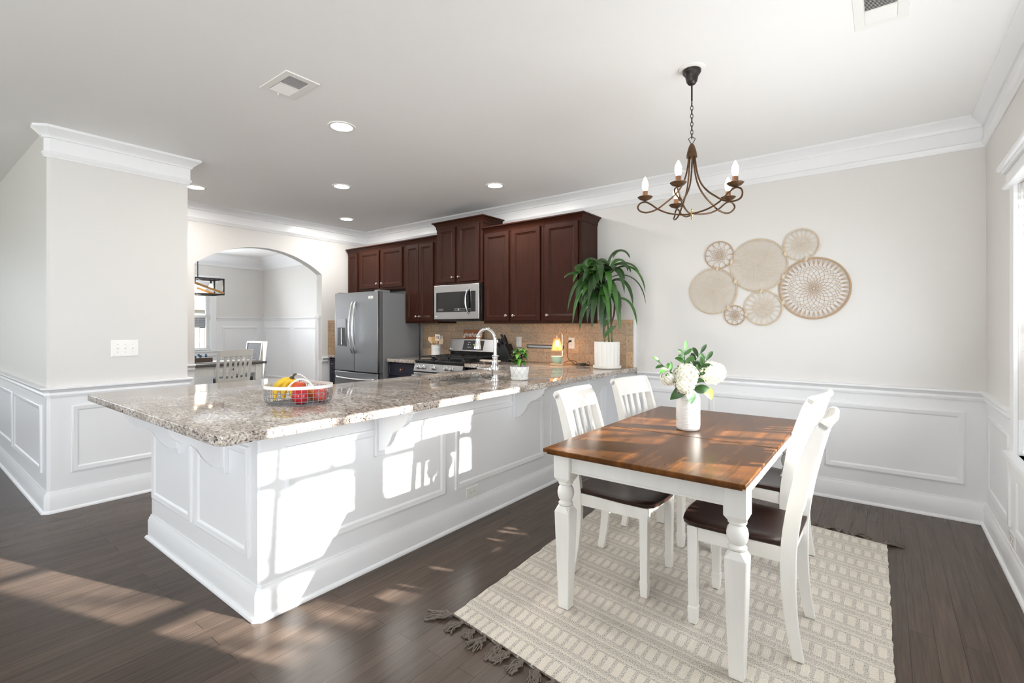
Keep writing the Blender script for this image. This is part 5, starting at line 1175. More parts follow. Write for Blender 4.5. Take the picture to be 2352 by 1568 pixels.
outlet('white wall outlet on the tiles behind the utensil crock', (-4.555, BY, 1.130), (0,-1,0))
outlet('white wall outlet on the tiles behind the small potted plant', (-3.294, BY, 1.130), (0,-1,0))
outlet('white wall outlet with a black plug, beside the candle warmer lamp', (-2.604, BY, 1.130), (0,-1,0))
outlet('white outlet laid sideways low on the peninsula side', (IX+0.0005, 2.434, 0.193), (1,0,0), True)
outlet('white outlet low on the window wall under the chair rail', (XR-0.0005, 3.59, 0.195), (-1,0,0), True)
sw = wthing('light_switch', 'white triple light switch plate on the wall pier', 'switch', (PX, 1.148, 1.14))
pt('cover_plate', MB().nested((PX+0.0003, 1.061, 1.076), (0,1,0), (0,0,1), (1,0,0), 0.174, 0.128, [(0,0), (0,0.003), (0.004,0.005), (0.008,0.0058)]), M_PLASTIC, sw, smooth=False)
for k in range(3):
    y = 1.148+(k-1)*0.046; tg_ = pt('toggle', MB().obox((PX+0.011, y, 1.142), (0.9,0,0.45), (0,1,0), (-0.45,0,0.9), 0.014, 0.009, 0.007), M_PLASTIC, sw, bevel=0.001)
    pt('screws', MB().lathe([(0.003, 0), (0.002, 0.001)], (PX+0.006, y, 1.170), 10, ax=(1,0,0)).lathe([(0.003, 0), (0.002, 0.001)], (PX+0.006, y, 1.110), 10, ax=(1,0,0)), mat('grey_screw', (0.35, 0.35, 0.35), 0.4, 0.6), tg_)
for yy, zz in ():
    pass
# ---------------------------------------------------------------- things on the counters
CZ = 0.9142
# utensil crock
ux_, uy_ = -4.405, 4.200
cr = wthing('utensil_crock', 'white ceramic utensil crock left of the gas range', 'crock', (ux_, uy_, CZ))
pt('body', MB().lathe([(0.055, 0), (0.060, 0.004), (0.061, 0.03), (0.0625, 0.034), (0.061, 0.038), (0.061, 0.12), (0.0625, 0.124), (0.061, 0.128), (0.062, 0.158), (0.064, 0.163), (0.058, 0.163), (0.056, 0.02), (0.001, 0.018)], (ux_, uy_, CZ), 32, cap=False), M_CERAM, cr)
def utensil(label, nm, dx, top, head, m, wdt=0.006):
    t = wthing(nm, label, 'utensil', (ux_+dx*0.3, uy_, CZ+0.02), 'wooden utensils in the crock')
    p0 = Vector((ux_-dx*0.25, uy_, CZ+0.022)); p1 = Vector((ux_, uy_, 0))+Rv*dx+Vector((0,0,top))
    pt('handle', MB().tube([p0, p0.lerp(p1, 0.5), p1], [wdt*0.8, wdt, wdt*0.8], 8), m, t)
    d = (p1-p0).normalized(); hb = MB(); sd = Rv-d*Rv.dot(d); sd.normalize(); nn = sd.cross(d)
    if head == 'spoon':
        hb.lathe([(0.006, -0.01), (0.020, 0.008), (0.029, 0.035), (0.027, 0.058), (0.014, 0.074), (0.001, 0.079)], (0,0,0), 18, sy=0.28)
    elif head == 'spatula':
        pl = [(-0.012, 0), (-0.024, 0.018), (-0.027, 0.080), (0.027, 0.080), (0.024, 0.018), (0.012, 0)]; 
        hb.add([(x, -0.003, z) for x, z in pl]+[(x, 0.003, z) for x, z in pl], [tuple(range(6)), tuple(range(11, 5, -1))]+[(i, (i+1) % 6, (i+1) % 6+6, i+6) for i in range(6)])
    elif head == 'turner':
        for (x0, x1, z0, z1) in ((-0.028, 0.028, 0, 0.020), (-0.030, 0.030, 0.060, 0.078), (-0.029, -0.019, 0.02, 0.06), (-0.010, -0.003, 0.02, 0.06), (0.003, 0.010, 0.02, 0.06), (0.019, 0.029, 0.02, 0.06)): hb.box(x0, x1, -0.003, 0.003, z0, z1)
    elif head == 'hole':
        for i in range(20):
            a0_, a1_ = 2*pi*i/20, 2*pi*(i+1)/20
            def q(a, r1, r2): return (r1*cos(a), 0.035+r2*sin(a))
            A, B, C, D = q(a0_, 0.024, 0.036), q(a1_, 0.024, 0.036), q(a1_, 0.006, 0.006), q(a0_, 0.006, 0.006)
            hb.add([(p[0], y, p[1]) for y in (-0.003, 0.003) for p in (A, B, C, D)], [(0,1,2,3), (7,6,5,4), (0,4,5,1), (1,5,6,2), (2,6,7,3), (3,7,4,0)])
    M3 = Matrix((sd, nn, d)).transposed().to_4x4(); M3.translation = p1-d*0.006; hb.xform(M3)
    pt('head', hb, m, t)
utensil('pale wooden spoon leaning out of the crock toward the refrigerator', 'wooden_spoon', -0.060, 1.110, 'spoon', M_PALEW)
utensil('brown wooden spatula in the crock behind the white turner', 'wooden_spatula', -0.018, 1.105, 'spatula', M_BAMB)
utensil('white slotted turner standing tallest in the crock', 'slotted_turner', 0.012, 1.135, 'turner', mat('bone_plastic', (0.72, 0.64, 0.50), 0.45))
utensil('wooden spoon with a round hole leaning toward the range', 'holed_spoon', 0.052, 1.092, 'hole', M_PALEW)
# sign behind the range
sg = wthing('wooden_sign', 'small stained wooden sign reading give thanks, on top of the range console', 'sign', (-3.975, 4.39, 1.156))
pt('board', MB().box(-4.105, -3.800, 4.372, 4.398, 1.1565, 1.262), M_SIGNW, sg, bevel=0.002)
text('give', 0.074, (-4.045, 4.3712, 1.206), (pi/2, 0, 0), M_WHPAINT, sg, shear=0.35, bold=0.0006)
text('thanks', 0.074, (-3.900, 4.3712, 1.206), (pi/2, 0, 0), M_WHPAINT, sg, shear=0.35, bold=0.0006)
# knife block
kb = wthing('knife_block', 'slanted black knife block right of the gas range', 'knife block', (-3.36, 4.27, CZ))
ex = Vector((1, -0.15, 0)).normalized(); ey = Vector((0.15, 1, 0)).normalized(); ko = Vector((-3.395, 4.27, CZ))
def kbp(a, b, c_): return ko+ex*a+ey*b+Uz*c_
pl = [(0.115, 0.0), (-0.055, 0.0), (-0.115, 0.115), (0.010, 0.205), (0.075, 0.190)]
pl = [(-0.085, 0.0), (0.125, 0.0), (0.165, 0.045), (0.075, 0.200), (0.020, 0.190), (-0.085, 0.10)]
n_ = len(pl); pt('block', MB().add([kbp(a, -0.055, c_) for a, c_ in pl]+[kbp(a, 0.055, c_) for a, c_ in pl], [tuple(range(n_)), tuple(range(2*n_-1, n_-1, -1))]+[(i, (i+1) % n_, (i+1) % n_+n_, i+n_) for i in range(n_)]), M_BLACK, kb, bevel=0.006)
kd = (ex*-0.50+Uz*0.87).normalized()
hk = MB()
for i, (a, b, c_, L_) in enumerate(((0.050, -0.02, 0.19, 0.13), (0.050, 0.02, 0.19, 0.12), (0.000, -0.03, 0.165, 0.10), (0.000, 0.01, 0.165, 0.10), (-0.04, -0.03, 0.135, 0.08), (-0.04, 0.0, 0.135, 0.08), (-0.04, 0.03, 0.135, 0.08))):
    p = kbp(a, b, c_)
    k = wthing('kitchen_knife', 'black-handled kitchen knife in the knife block', 'knife', tuple(p), 'knives in the black block')
    pt('handle', MB().tube([p-kd*0.01, p+kd*L_*0.5, p+kd*L_], [0.008, 0.0105, 0.009], 8, flat=1.5), M_BLACK, k)
    pt('bolster', MB().tube([p-kd*0.022, p-kd*0.008], 0.0075, 8), M_STEELB, k)
# footed board
bd = wthing('serving_board', 'small pale footed serving board on the counter behind the faucet', 'board', (-3.30, 3.93, CZ))
pt('top', MB().prism([(x*1.0, y) for x, y in rrect(-3.435, -3.175, 3.885, 3.975, 0.042)], 0.934, 0.950), mat('pale_marble', (0.58, 0.50, 0.43), 0.4, vary=(20, 0.2, ONE)), bd, bevel=0.004)
for x in (-3.385, -3.225): pt('foot', MB().lathe([(0.010, 0), (0.014, 0.004), (0.014, 0.0195)], (x, 3.93, CZ+0.0002), 14), M_PALEW, bd)
# magnetic knife strip
ks = wthing('magnetic_knife_strip', 'long steel magnetic strip fixed to the backsplash tiles', 'knife strip', (-2.94, BY, 1.09))
pt('bar', MB().box(-3.175, -2.700, BY-0.012, BY-0.0003, 1.066, 1.104), M_SLOT, ks, bevel=0.002); pt('steel_face', MB().box(-3.168, -2.712, BY-0.0145, BY-0.0118, 1.074, 1.096), M_STEELB, ks)
# candle warmer lamp
lx, ly = -2.612, 4.160
wl = wthing('candle_warmer_lamp', 'small arched candle warmer lamp with glowing rattan shade', 'lamp', (lx, ly, CZ))
oc = [(lx+0.082*cos(a)*1.0, ly+0.062*sin(a)) for a in [pi/8+pi/4*i for i in range(8)]]
pt('base', MB().prism(oc, CZ+0.0002, CZ+0.022), M_PALEW, wl, bevel=0.002)
px_ = Rv*0.040
path = [Vector((lx, ly+0.02, CZ+0.02))+px_, Vector((lx, ly+0.02, 1.215))+px_]+[Vector((lx, ly+0.02*(1-i/8), 1.215))+Rv*(0.018+0.022*cos(pi*i/8))+Uz*0.034*sin(pi*i/8) for i in range(1, 9)]
path.append(Vector((lx, ly, 1.185))-Rv*0.004)
pt('stand', MB().tube(path, 0.0042, 8), M_CERAMM, wl)
pt('top_hook', MB().tube(path[2:-1], 0.0052, 8), M_BAMB, wl)
sx_ = Vector((lx, ly, 0))-Rv*0.004
sh = MB(); ns = 44
for i in range(ns):
    a = 2*pi*i/ns; sh.tube([sx_+Vector((0.031*cos(a), 0.031*sin(a), 1.186)), sx_+Vector((0.057*cos(a), 0.057*sin(a), 1.064))], 0.0016, 4)
for j in range(24):
    f = j/23; r = 0.031+0.026*f; sh.tube([sx_+Vector((r*cos(2*pi*i/24), r*sin(2*pi*i/24), 1.186-0.122*f)) for i in range(24)], 0.0013 if 0 < j < 23 else 0.0032, 4, closed=True)
pt('lamp_shade', sh, M_WICK, wl, smooth=False)
pt('bulb', MB().lathe([(0.009, 1.170), (0.014, 1.155), (0.019, 1.135), (0.017, 1.118), (0.008, 1.110), (0.001, 1.109)], sx_, 16), mat('warmer_bulb_glow', (1, 0.8, 0.5), 0.4, emit=(1.0, 0.62, 0.28), es=45), wl)
pl_ = bpy.data.lights.new('warmer_bulb', 'POINT'); pl_.energy = 2.6; pl_.color = (1.0, 0.60, 0.27); pl_.shadow_soft_size = 0.015
po = bpy.data.objects.new('warmer_bulb', pl_); COL.objects.link(po); po.location = sx_+Vector((0, 0, 1.092))
cup = MB().lathe([(0.026, 0.0225), (0.034, 0.024), (0.050, 0.045), (0.056, 0.070), (0.058, 0.092), (0.055, 0.092), (0.052, 0.078), (0.001, 0.076)], (lx, ly, CZ), 28, cap=False)
cpo = cup.build('candle_cup', M_GREENCUP, off=(lx, ly, CZ)); cpo.location = (lx, ly, CZ); cpo.location = Vector((lx, ly, CZ))-Rv*0.004
tag(cpo, 'pale green ceramic candle cup under the rattan lamp shade', 'candle cup')
# plug, cord and switch box
cdz = wthing('power_cord', 'black lamp cord plugged into the outlet with coiled switch box on the counter', 'cord', (-2.45, 4.3, CZ))
pt('plug', MB().obox((-2.612, BY-0.018, 1.152), (1,0,0), (0,1,0), (0,0,1), 0.022, 0.024, 0.020).tube([(-2.618, BY-0.028, 1.150), (-2.63, BY-0.034, 1.128)], 0.005, 6), M_CORD, cdz, bevel=0.003)
pts = smooth_path([(-2.63, BY-0.034, 1.130), (-2.642, BY-0.03, 1.06), (-2.64, BY-0.02, 0.985), (-2.605, BY-0.035, 0.950), (-2.53, BY-0.07, 0.925), (-2.47, 4.26, 0.921), (-2.44, 4.24, 0.926)], 6)
pts2 = smooth_path([(-2.59, 4.21, 0.922), (-2.56, 4.26, 0.950), (-2.515, 4.30, 0.958), (-2.47, 4.30, 0.945), (-2.44, 4.27, 0.925)], 6)
pt('cord', MB().tube(pts, 0.0028, 6).tube(pts2, 0.0028, 6), M_CORD, cdz)
pt('switch_box', MB().obox((-2.385, 4.24, 0.9295), (1, 0.1, 0), (-0.1, 1, 0), (0,0,1), 0.10, 0.036, 0.026), M_CORD, cdz, bevel=0.008)
co = MB()
for k in range(3): co.tube([(-2.375+0.075*cos(2*pi*i/20)+0.004*k, 4.245+0.030*sin(2*pi*i/20), 0.9185+0.004*k+0.006*sin(4*pi*i/20+k)**2) for i in range(20)], 0.0028, 6, closed=True)
co.tube([(-2.33, 4.25, 0.93), (-2.315, 4.26, 0.965), (-2.30, 4.27, 0.935)], 0.003, 6)
pt('cord_coil', co, M_CORD, cdz)
# tall dracaena
gx, gy = -2.065, 4.165
dp = wthing('potted_dracaena', 'tall dracaena in a fluted white planter at the counter end', 'potted plant', (gx, gy, CZ))
pt('saucer', MB().lathe([(0.118, 0.0002), (0.130, 0.006), (0.133, 0.026), (0.128, 0.028), (0.120, 0.014), (0.001, 0.012)], (gx, gy, CZ), 40, cap=False), M_CERAMM, dp)
pt('planter', MB().lathe([(0.111, 0.0145), (0.115, 0.018), (0.1175, 0.245), (0.1165, 0.250), (0.108, 0.250), (0.106, 0.225), (0.001, 0.224)], (gx, gy, CZ), 144, cap=False, flute=lambda a: 0.045*abs(sin(a*8))-0.028), M_CERAMM, dp, ang=25)
pt('soil', MB().lathe([(0.105, 0.2255), (0.06, 0.231), (0.001, 0.232)], (gx, gy, CZ), 24), M_SOIL, dp)
DC = Vector((gx, gy, 0))
def dpp(r, z, d=0.0): return DC+Rv*r+Fv*d+Uz*z
canes = [([dpp(-0.025, 1.14, -0.02), dpp(-0.030, 1.35), dpp(-0.035, 1.60), dpp(-0.050, 1.74)], 0.008), ([dpp(0.020, 1.14, 0.01), dpp(0.008, 1.35), dpp(-0.002, 1.62), dpp(0.020, 1.84)], 0.0085), ([dpp(0.045, 1.14, -0.01), dpp(0.038, 1.35), dpp(0.030, 1.55), dpp(-0.010, 1.70)], 0.0085)]
for cpts, r in canes: pt('cane', MB().tube(smooth_path(cpts, 5), r, 10), M_CANE, dp)
pt('cane', MB().tube(smooth_path([dpp(0.038, 1.33), dpp(0.065, 1.42), dpp(0.072, 1.52), dpp(0.078, 1.62)], 5), 0.009, 8), M_BARK, dp, label='brown cut side stem')
random.seed(21)
def ribbon(mb, p0, out, L_, rise, droop, w_):
    p0 = Vector(p0); out = Vector(out).normalized(); side = out.cross(Uz)
    p3 = p0+out*L_*0.80+Uz*(rise-droop); p1 = p0+out*L_*0.25+Uz*rise*1.2; p2 = p0+out*L_*0.72+Uz*(rise*0.9)+side*random.uniform(-0.02, 0.02)
    mb.leaf(bez(p0, p1, p2, p3, 14), w_, nrm=(Uz*0.8-Fv*0.5), fold=0.25, prof=lambda x: max(0.02, min(1, 0.35+x*2.2)*(1-x**3.2)**0.8))
A_, B_ = MB(), MB()
# (anchor, horizontal direction as (right, away), length, rise, droop, width)
LV = []
for k in range(30):
    r_ = random.uniform(-1, 0.6); LV.append((dpp(random.uniform(-0.09, -0.02), random.uniform(1.52, 1.78)), (r_-0.3, -random.uniform(0.05, 0.6)), random.uniform(0.18, 0.35), random.uniform(0.02, 0.16), random.uniform(0.04, 0.34), random.uniform(0.030, 0.042)))
for k in range(13):
    r_ = random.uniform(-1, 1); LV.append((dpp(random.uniform(-0.02, 0.04), random.uniform(1.74, 1.87)), (r_, -random.uniform(0, 0.6)), random.uniform(0.16, 0.28), random.uniform(0.05, 0.15), random.uniform(0.04, 0.26), random.uniform(0.028, 0.038)))
for k in range(10):
    r_ = random.uniform(-0.9, 0.5); LV.append((dpp(random.uniform(-0.04, 0.03), random.uniform(1.56, 1.70)), (r_, -random.uniform(0.2, 0.8)), random.uniform(0.14, 0.24), random.uniform(0.01, 0.06), random.uniform(0.22, 0.40), random.uniform(0.030, 0.042)))
for q in ((dpp(0.03, 1.84), (1, -0.1), 0.34, 0.08, 0.15, 0.026), (dpp(0.03, 1.80), (1, -0.2), 0.40, 0.10, 0.28, 0.022), (dpp(0.02, 1.76), (1, -0.15), 0.42, 0.05, 0.30, 0.014), (dpp(0.03, 1.72), (1, -0.3), 0.26, 0.04, 0.26, 0.030),
          (dpp(0.06, 1.56), (1, -0.2), 0.27, 0.02, 0.27, 0.024), (dpp(-0.08, 1.74), (-1, -0.2), 0.42, 0.08, 0.06, 0.028), (dpp(-0.06, 1.70), (-1, -0.3), 0.42, 0.10, 0.36, 0.022), (dpp(-0.06, 1.66), (-1, -0.3), 0.36, 0.08, 0.42, 0.026), (dpp(0.0, 1.86), (0.5, -0.1), 0.26, 0.18, 0.10, 0.030), (dpp(-0.04, 1.82), (-0.7, -0.1), 0.26, 0.15, 0.16, 0.028)):
    LV.append(q)
for i, (p0, (r_, d_), L_, ri, dr_, w_) in enumerate(LV):
    ribbon(A_ if i % 3 else B_, p0, Rv*r_+Fv*d_, L_, ri, dr_, w_)
for (p0, p3, w_) in ((dpp(-0.02, 1.20, -0.02), dpp(0.075, 1.315, -0.06), 0.017), (dpp(-0.022, 1.30, -0.02), dpp(0.03, 1.375, -0.05), 0.018)):
    B_.leaf(bez(p0, p0+Vector((0, 0, 0.05)), p3-Vector((0, 0, 0.02))-Rv*0.03, p3, 8), w_, nrm=-Fv+Uz*0.3)
pt('foliage', A_, M_LEAFD, dp, ang=180); pt('foliage', B_, M_LEAFM, dp, ang=180, label='lighter green drooping leaves')
# small plant in the lattice pot
qx, qy = -2.128, 2.868
sp = wthing('potted_plant', 'small bushy plant in a white lattice-patterned pot beside the faucet', 'potted plant', (qx, qy, CZ))
pot = MB().lathe([(0.050, 0.0145), (0.058, 0.020), (0.066, 0.05), (0.070, 0.098), (0.069, 0.100), (0.064, 0.100), (0.062, 0.088), (0.001, 0.087)], (0, 0, 0), 48, cap=False).build('pot', M_LATT, sp, off=(0,0,0))
pt('saucer', MB().lathe([(0.054, 0.0002), (0.062, 0.005), (0.066, 0.020), (0.0645, 0.022), (0.060, 0.014), (0.001, 0.012)], (qx, qy, CZ), 40, cap=False), M_CERAM, sp)
pt('soil', MB().lathe([(0.0625, 0.089), (0.03, 0.093), (0.001, 0.094)], (qx, qy, CZ), 20), M_SOIL, sp)
random.seed(5); SCn = Vector((qx, qy, CZ)); st = MB(); lf1, lf2 = MB(), MB()
for k in range(3):
    a = 2*pi*k/3+0.5; st.tube([SCn+Vector((0.008*cos(a), 0.008*sin(a), 0.088)), SCn+Vector((0.012*cos(a), 0.012*sin(a), 0.14)), SCn+Vector((0.018*cos(a), 0.018*sin(a), 0.205-0.02*k))], 0.0026, 6)
pt('stem', st, M_BARK, sp)
for k in range(64):
    a = k*2.4+random.uniform(-0.3, 0.3); z = random.uniform(0.115, 0.222); L_ = random.uniform(0.045, 0.075)*(1.1-(z-0.11)*2.5); p0 = SCn+Vector((0.012*cos(a), 0.012*sin(a), z))
    d = Vector((cos(a), sin(a), 0)); e = p0+d*L_*0.95+Uz*random.uniform(-0.035, 0.018)
    (lf1 if k % 2 else lf2).leaf(bez(p0, p0+d*L_*0.3+Uz*0.014, p0+d*L_*0.7+Uz*0.012, e, 7), L_*0.27, nrm=(0,0,1), fold=0.18)
pt('foliage', lf1, M_LEAFM, sp, ang=180); pt('foliage', lf2, M_LEAFL, sp, ang=180, label='fresh light green leaves')
# ---------------------------------------------------------------- fruit basket
bx_, by_ = -2.395, 1.315
BR = Vector((0.74, 0.67, 0)); BD = Vector((-0.67, 0.74, 0)); BC = Vector((bx_, by_, 0)); ba, bb = 0.168, 0.135
def bp_(a, f=1.0, z=0.0): return BC+BR*(ba*f*cos(a))+BD*(bb*f*sin(a))+Uz*z
bk = wthing('fruit_basket', 'oval wire fruit basket with white rim and handles on the granite counter', 'basket', (bx_, by_, CZ))
N_ = 44
rim = MB(); vs = []
for i in range(N_):
    a = 2*pi*i/N_
    for f, z in ((1.0, 0.996), (1.0, 1.012), (0.985, 1.012), (0.985, 0.996)): vs.append(bp_(a, f, z))
rim.add(vs, [(i*4+k, i*4+(k+1) % 4, ((i+1) % N_)*4+(k+1) % 4, ((i+1) % N_)*4+k) for i in range(N_) for k in range(4)])
pt('rim', rim, M_PLASTIC, bk)
wr_ = MB()
for (f, z) in ((0.985, 0.976), (0.98, 0.956), (0.965, 0.936), (0.88, 0.9175)): wr_.tube([bp_(2*pi*i/N_, f, z) for i in range(N_)], 0.0016, 5, closed=True)
for i in range(36):
    a = 2*pi*i/36; wr_.tube([bp_(a, 0.985, 1.0), bp_(a, 0.98, 0.950), bp_(a, 0.955, 0.930), bp_(a, 0.88, 0.9172)], 0.0016, 5)
for k in range(-6, 7):
    y = k/7*0.88; xx = sqrt(max(0, 0.88**2-y*y)); wr_.tube([BC+BR*(ba*-xx)+BD*(bb*y)+Uz*0.9170, BC+BR*(ba*xx)+BD*(bb*y)+Uz*0.9170], 0.0015, 4)
pt('wire_mesh', wr_, M_GREYWIRE, bk)
for s_ in (-1, 1):
    c0 = -pi/2*s_+0.33; pts = []
    for i in range(13):
        t_ = i/12; a = c0+(t_-0.5)*0.80; h_ = sin(pi*t_)*0.046; pts.append(bp_(a, 1.0+0.015*sin(pi*t_), 1.004+h_*1.0))
    pt('handle', MB().tube(pts, 0.0038, 8).ball(pts[0], 0.008, 8, 6).ball(pts[-1], 0.008, 8, 6), M_PLASTIC, bk)
def apple(label, c, r, m):
    t = wthing('apple', label, 'apple', tuple(c), 'apples in the wire basket'); c = Vector(c)
    pr = [(0.001, -0.80), (0.20, -0.90), (0.45, -0.88), (0.75, -0.66), (0.95, -0.25), (1.0, 0.12), (0.93, 0.50), (0.72, 0.80), (0.42, 0.90), (0.18, 0.80), (0.001, 0.62)]
    pt('flesh', MB().lathe([(a*r, b*r) for a, b in pr], c, 22, cap=False), m, t, ang=180)
    pt('stalk', MB().tube([c+Uz*r*0.62, c+Uz*r*1.05+Rv*0.004], 0.0014, 5), M_BARK, t)
def bq(r, d, z): return BC+BR*r+BD*d+Uz*z
apple('glossy crimson apple at the front of the wire basket', bq(0.028, -0.062, 0.955), 0.0400, M_APPLER)
apple('mottled red apple at the end of the basket near the faucet', bq(0.112, -0.008, 0.955), 0.0380, M_APPLEM)
apple('orange-red apple resting on top, between bananas and crimson apple', bq(0.000, 0.002, 0.990), 0.0365, M_APPLEO)
apple('yellow-orange apple at the back of the basket', bq(0.062, 0.045, 0.958), 0.0385, mat('orange_yellow_apple_skin', (0.75, 0.25, 0.05), 0.3, vary=(10, 0.3, ONE)))
for k, lb in enumerate(('banana closest to the basket rim, curving down at the peninsula end', 'middle banana of the bunch in the basket', 'banana leaning against the orange-red apple')):
    t = wthing('banana', lb, 'banana', tuple(bq(-0.08, 0, 0.93)), 'bunch of bananas in the basket')
    st_ = bq(-0.030, 0.005, 1.046); lo = bq(-0.100+0.034*k, -0.048+0.022*k, 0.935); md_ = bq(-0.118+0.036*k, -0.014+0.02*k, 1.015)
    q = bez(st_, st_+(md_-st_)*0.8+Uz*0.004, md_-Uz*0.015, lo, 14)
    pt('peel', MB().tube(q[1:], [0.007, 0.012, 0.016, 0.0175, 0.018, 0.018, 0.018, 0.018, 0.018, 0.0175, 0.016, 0.013, 0.008, 0.004], 10), M_BANANA, t, ang=80)
    pt('stalk', MB().tube([st_+Rv*0.006*(k-1)+Uz*0.018+Rv*0.012, st_+Uz*0.006, q[1], q[2]], [0.004, 0.0055, 0.0072, 0.0115], 7), M_BANTIP, t)
# ---------------------------------------------------------------- dining room beyond the archway
dt = wthing('farmhouse_dining_table', 'white dining room table with grey top and drawers beyond the archway', 'table', (-8.15, 3.0, 0))
DX0, DX1, DY0, DY1 = -8.62, -7.66, 1.95, 3.69
pt('tabletop', MB().box(DX0, DX1, DY0, DY1, 0.725, 0.765), M_GREYW, dt, bevel=0.012, seg=3)
pt('apron', MB().box(DX0+0.06, DX1-0.06, DY0+0.06, DY1-0.06, 0.595, 0.7245), M_CHALK, dt, bevel=0.002)
for (x, y) in ((DX0+0.09, DY0+0.10), (DX1-0.09, DY0+0.10), (DX0+0.09, DY1-0.11), (DX1-0.09, DY1-0.11)):
    pt('leg', MB().box(x-0.045, x+0.045, y-0.045, y+0.045, 0.40, 0.7243).box(x-0.050, x+0.050, y-0.050, y+0.050, 0.585, 0.598).lathe([(0.030, 0.0), (0.028, 0.05), (0.040, 0.10), (0.032, 0.16), (0.040, 0.34), (0.034, 0.38), (0.042, 0.401)], (x, y, 0), 16), M_CHALK, dt)
for (y0, y1) in ((2.06, 2.62), (2.96, 3.47)):
    d = pt('drawer', MB().nested((DX1-0.06, y0, 0.625), (0,1,0), (0,0,1), (1,0,0), y1-y0, 0.085, [(0,0), (0,0.012), (0.006,0.014), (0.012,0.010)]), M_CHALK, dt, smooth=False)
    pt('knob', MB().lathe([(0.008, 0), (0.008, 0.012), (0.018, 0.018), (0.018, 0.024), (0.001, 0.028)], (DX1-0.046, (y0+y1)/2, 0.667), 14, ax=(1,0,0)), M_BLACK, d)
rn = MB().box(-8.35, -7.95, 2.0, 3.66, 0.7655, 0.769).build('table_runner', M_LINEN, off=(-8.15, 2.8, 0.766)); tag(rn, 'pale linen runner along the grey dining room table', 'table runner')
tr_ = wthing('wooden_trough', 'dark wooden centerpiece box with blue flowers on the dining room table', 'box', (-8.12, 2.88, 0.77))
pt('box', MB().box(-8.20, -8.04, 2.55, 3.06, 0.7695, 0.835), mat('dark_driftwood', (0.10, 0.07, 0.055), 0.7), tr_, bevel=0.003)
random.seed(9); fl = MB()
for k in range(26): fl.ball((-8.12+random.uniform(-0.06, 0.06), 2.60+0.41*random.random(), 0.85+random.random()*0.03), random.uniform(0.012, 0.022), 7, 5)
pt('flowers', fl, mat('blue_petals', (0.05, 0.17, 0.32), 0.6, vary=(30, 0.6, ONE)), tr_)
# white slat chair at the dining room table (front towards local +X)
M_CHG = mat('aged_white_paint', (0.62, 0.605, 0.56), 0.5)
def slat_chair(label, loc, rz):
    t = thing('slat_back_chair', label, 'chair', loc, rz, 'white slat-back chairs in the dining room')
    pt('seat', MB().box(-0.21, 0.23, -0.22, 0.22, 0.44, 0.47), M_DARKFAB, t, bevel=0.012, seg=3)
    for s_ in (-1, 1):
        pt('leg', MB().box(0.17, 0.21, s_*0.20-0.02, s_*0.20+0.02, 0, 0.44), M_CHG, t, bevel=0.003)
        P = smooth_path([(-0.25, s_*0.205, 0.02), (-0.215, s_*0.205, 0.25), (-0.21, s_*0.205, 0.46), (-0.235, s_*0.215, 0.70), (-0.285, s_*0.222, 0.985)], 4)
        pt('leg', MB().tube(P, 0.021, 8), M_CHG, t)
    vs = []
    for j in range(9):
        v = j/8*2-1; b = 0.03*(1-v*v)
        for (x, z) in ((-0.265, 0.895), (-0.280, 0.985+0.012*(1-v*v)), (-0.300, 0.985+0.012*(1-v*v)), (-0.285, 0.895)): vs.append((x-b, v*0.212, z))
    F4 = lambda n: [(i*4+k, i*4+(k+1) % 4, i*4+4+(k+1) % 4, i*4+4+k) for i in range(n) for k in range(4)]+[(3,2,1,0), (n*4, n*4+1, n*4+2, n*4+3)]
    pt('crest_rail', MB().add(vs, F4(8)), M_CHG, t, bevel=0.003)
    vs = [(x-0.02*(1-v*v), v*0.195, z) for v in (-1, -0.5, 0, 0.5, 1) for x, z in ((-0.208, 0.545), (-0.216, 0.60), (-0.238, 0.60), (-0.230, 0.545))]
    pt('lower_rail', MB().add(vs, F4(4)), M_CHG, t)
    for i in range(5):
        y = -0.13+0.065*i; b = 0.025*(1-(y/0.21)**2)
        pt('back_slat', MB().add([(x+a, y*f+c_, z) for x, z, f in ((-0.224-b*0.8, 0.595, 1), (-0.245-b, 0.74, 1.03), (-0.277-b, 0.90, 1.08)) for a, c_ in ((0.006, 0.016), (0.006, -0.016), (-0.006, -0.016), (-0.006, 0.016))], F4(2)), M_CHG, t)
    return t
sc1 = slat_chair('whitewashed slat-back chair pulled up to the near side of the dining room table', (-7.30, 2.93, 0), pi+0.10)
o = copy_tree(sc1); o.location = (-8.98, 2.62, 0); o.rotation_euler = (0, 0, 0.05); o['label'] = 'whitewashed slat-back chair on the window side of the dining room table'
uc = thing('upholstered_chair', 'tufted grey upholstered chair at the far end of the dining room table', 'chair', (-8.42, 3.56, 0), -pi/2+0.06)
pt('seat', MB().box(-0.22, 0.26, -0.25, 0.25, 0.36, 0.48), M_DARKFAB, uc, bevel=0.03, seg=4)
bk_ = MB(); pl = [(-0.22, 0.46), (-0.30, 1.02), (-0.36, 1.02), (-0.29, 0.46)]
pt('backrest', MB().add([(x, y, z) for y in (-0.22, 0.22) for x, z in pl], [(0,1,2,3), (7,6,5,4), (0,4,5,1), (1,5,6,2), (2,6,7,3), (3,7,4,0)]), M_GREYFAB, uc, bevel=0.015, seg=3)
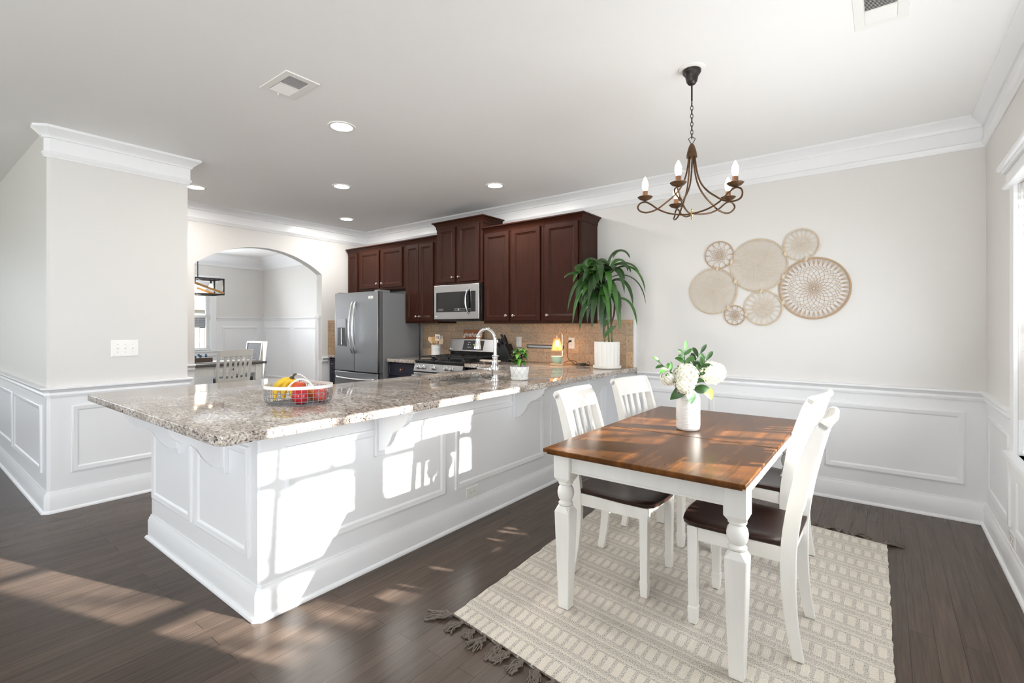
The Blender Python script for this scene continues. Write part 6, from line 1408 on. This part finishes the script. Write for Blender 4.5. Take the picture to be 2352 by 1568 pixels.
pt('back_frame', MB().add([(x, y, z) for y in (-0.25, -0.221) for x, z in ((-0.21, 0.44), (-0.295, 1.05), (-0.375, 1.05), (-0.30, 0.44))], [(0,1,2,3), (7,6,5,4), (0,4,5,1), (1,5,6,2), (2,6,7,3), (3,7,4,0)]).add([(x, y, z) for y in (0.221, 0.25) for x, z in ((-0.21, 0.44), (-0.295, 1.05), (-0.375, 1.05), (-0.30, 0.44))], [(0,1,2,3), (7,6,5,4), (0,4,5,1), (1,5,6,2), (2,6,7,3), (3,7,4,0)]).box(-0.375, -0.295, -0.2205, 0.2205, 1.021, 1.05), M_CHG, uc)
for s_ in (-1, 1):
    pt('leg', MB().box(0.20, 0.25, s_*0.21-0.025, s_*0.21+0.025, 0, 0.359), M_CHG, uc); pt('leg', MB().add([(x+a, s_*0.21+c_, z) for x, z in ((-0.36, 0.0), (-0.25, 0.38)) for a, c_ in ((-0.02, -0.02), (0.02, -0.02), (0.02, 0.02), (-0.02, 0.02))], [(3,2,1,0), (4,5,6,7), (0,1,5,4), (1,2,6,5), (2,3,7,6), (3,0,4,7)]), M_CHG, uc)
# rectangular lantern chandelier
lc = wthing('lantern_chandelier', 'rectangular black frame chandelier with crossed wood beams beyond the archway', 'chandelier', (-8.25, 2.7, 2.0))
LX0, LX1, LY0, LY1, LZ0, LZ1 = -8.44, -8.10, 2.10, 3.235, 1.795, 2.030
fm = MB(); e = 0.010
for x in (LX0, LX1):
    for y in (LY0, LY1): fm.box(x-e, x+e, y-e, y+e, LZ0, LZ1)
for z in (LZ0, LZ1):
    for x in (LX0, LX1): fm.box(x-e, x+e, LY0-e, LY1+e, z-e, z+e)
    for y in (LY0, LY1): fm.box(LX0+e, LX1-e, y-e, y+e, z-e, z+e)
fm.box(LX0+0.16, LX1-0.16, LY0, LY1, LZ1-e, LZ1+e)
pt('frame', fm, M_BLACK, lc)
for s_ in (0, 1):
    x = LX1 if s_ else LX0
    for (ya, yb) in ((LY1, (LY0+LY1)/2), (LY0, (LY0+LY1)/2)):
        p = Vector((x, ya, LZ0+0.02)); q = Vector((x, yb, LZ1-0.02)); dd = (q-p)
        pt('wood_beam', MB().obox((p+q)/2, dd, (1,0,0), dd.cross(Vector((1,0,0))), dd.length, 0.024, 0.034), M_BAMB, lc)
for y in (2.40, 2.67, 2.90, 3.12):
    sk_ = pt('bulb_socket', MB().lathe([(0.012, 1.965), (0.012, LZ1)], (-8.27, y, 0), 10), M_BLACK, lc); pt('bulb', MB().lathe([(0.010, 1.968), (0.026, 1.935), (0.030, 1.905), (0.022, 1.878), (0.001, 1.868)], (-8.27, y, 0), 14), M_BULB, sk_)
pt('down_rod', MB().tube([(-8.27, 2.4, LZ1), (-8.27, 2.4, H)], 0.006, 8).tube([(-8.27, 2.94, LZ1), (-8.27, 2.94, H)], 0.006, 8), M_BLACK, lc)
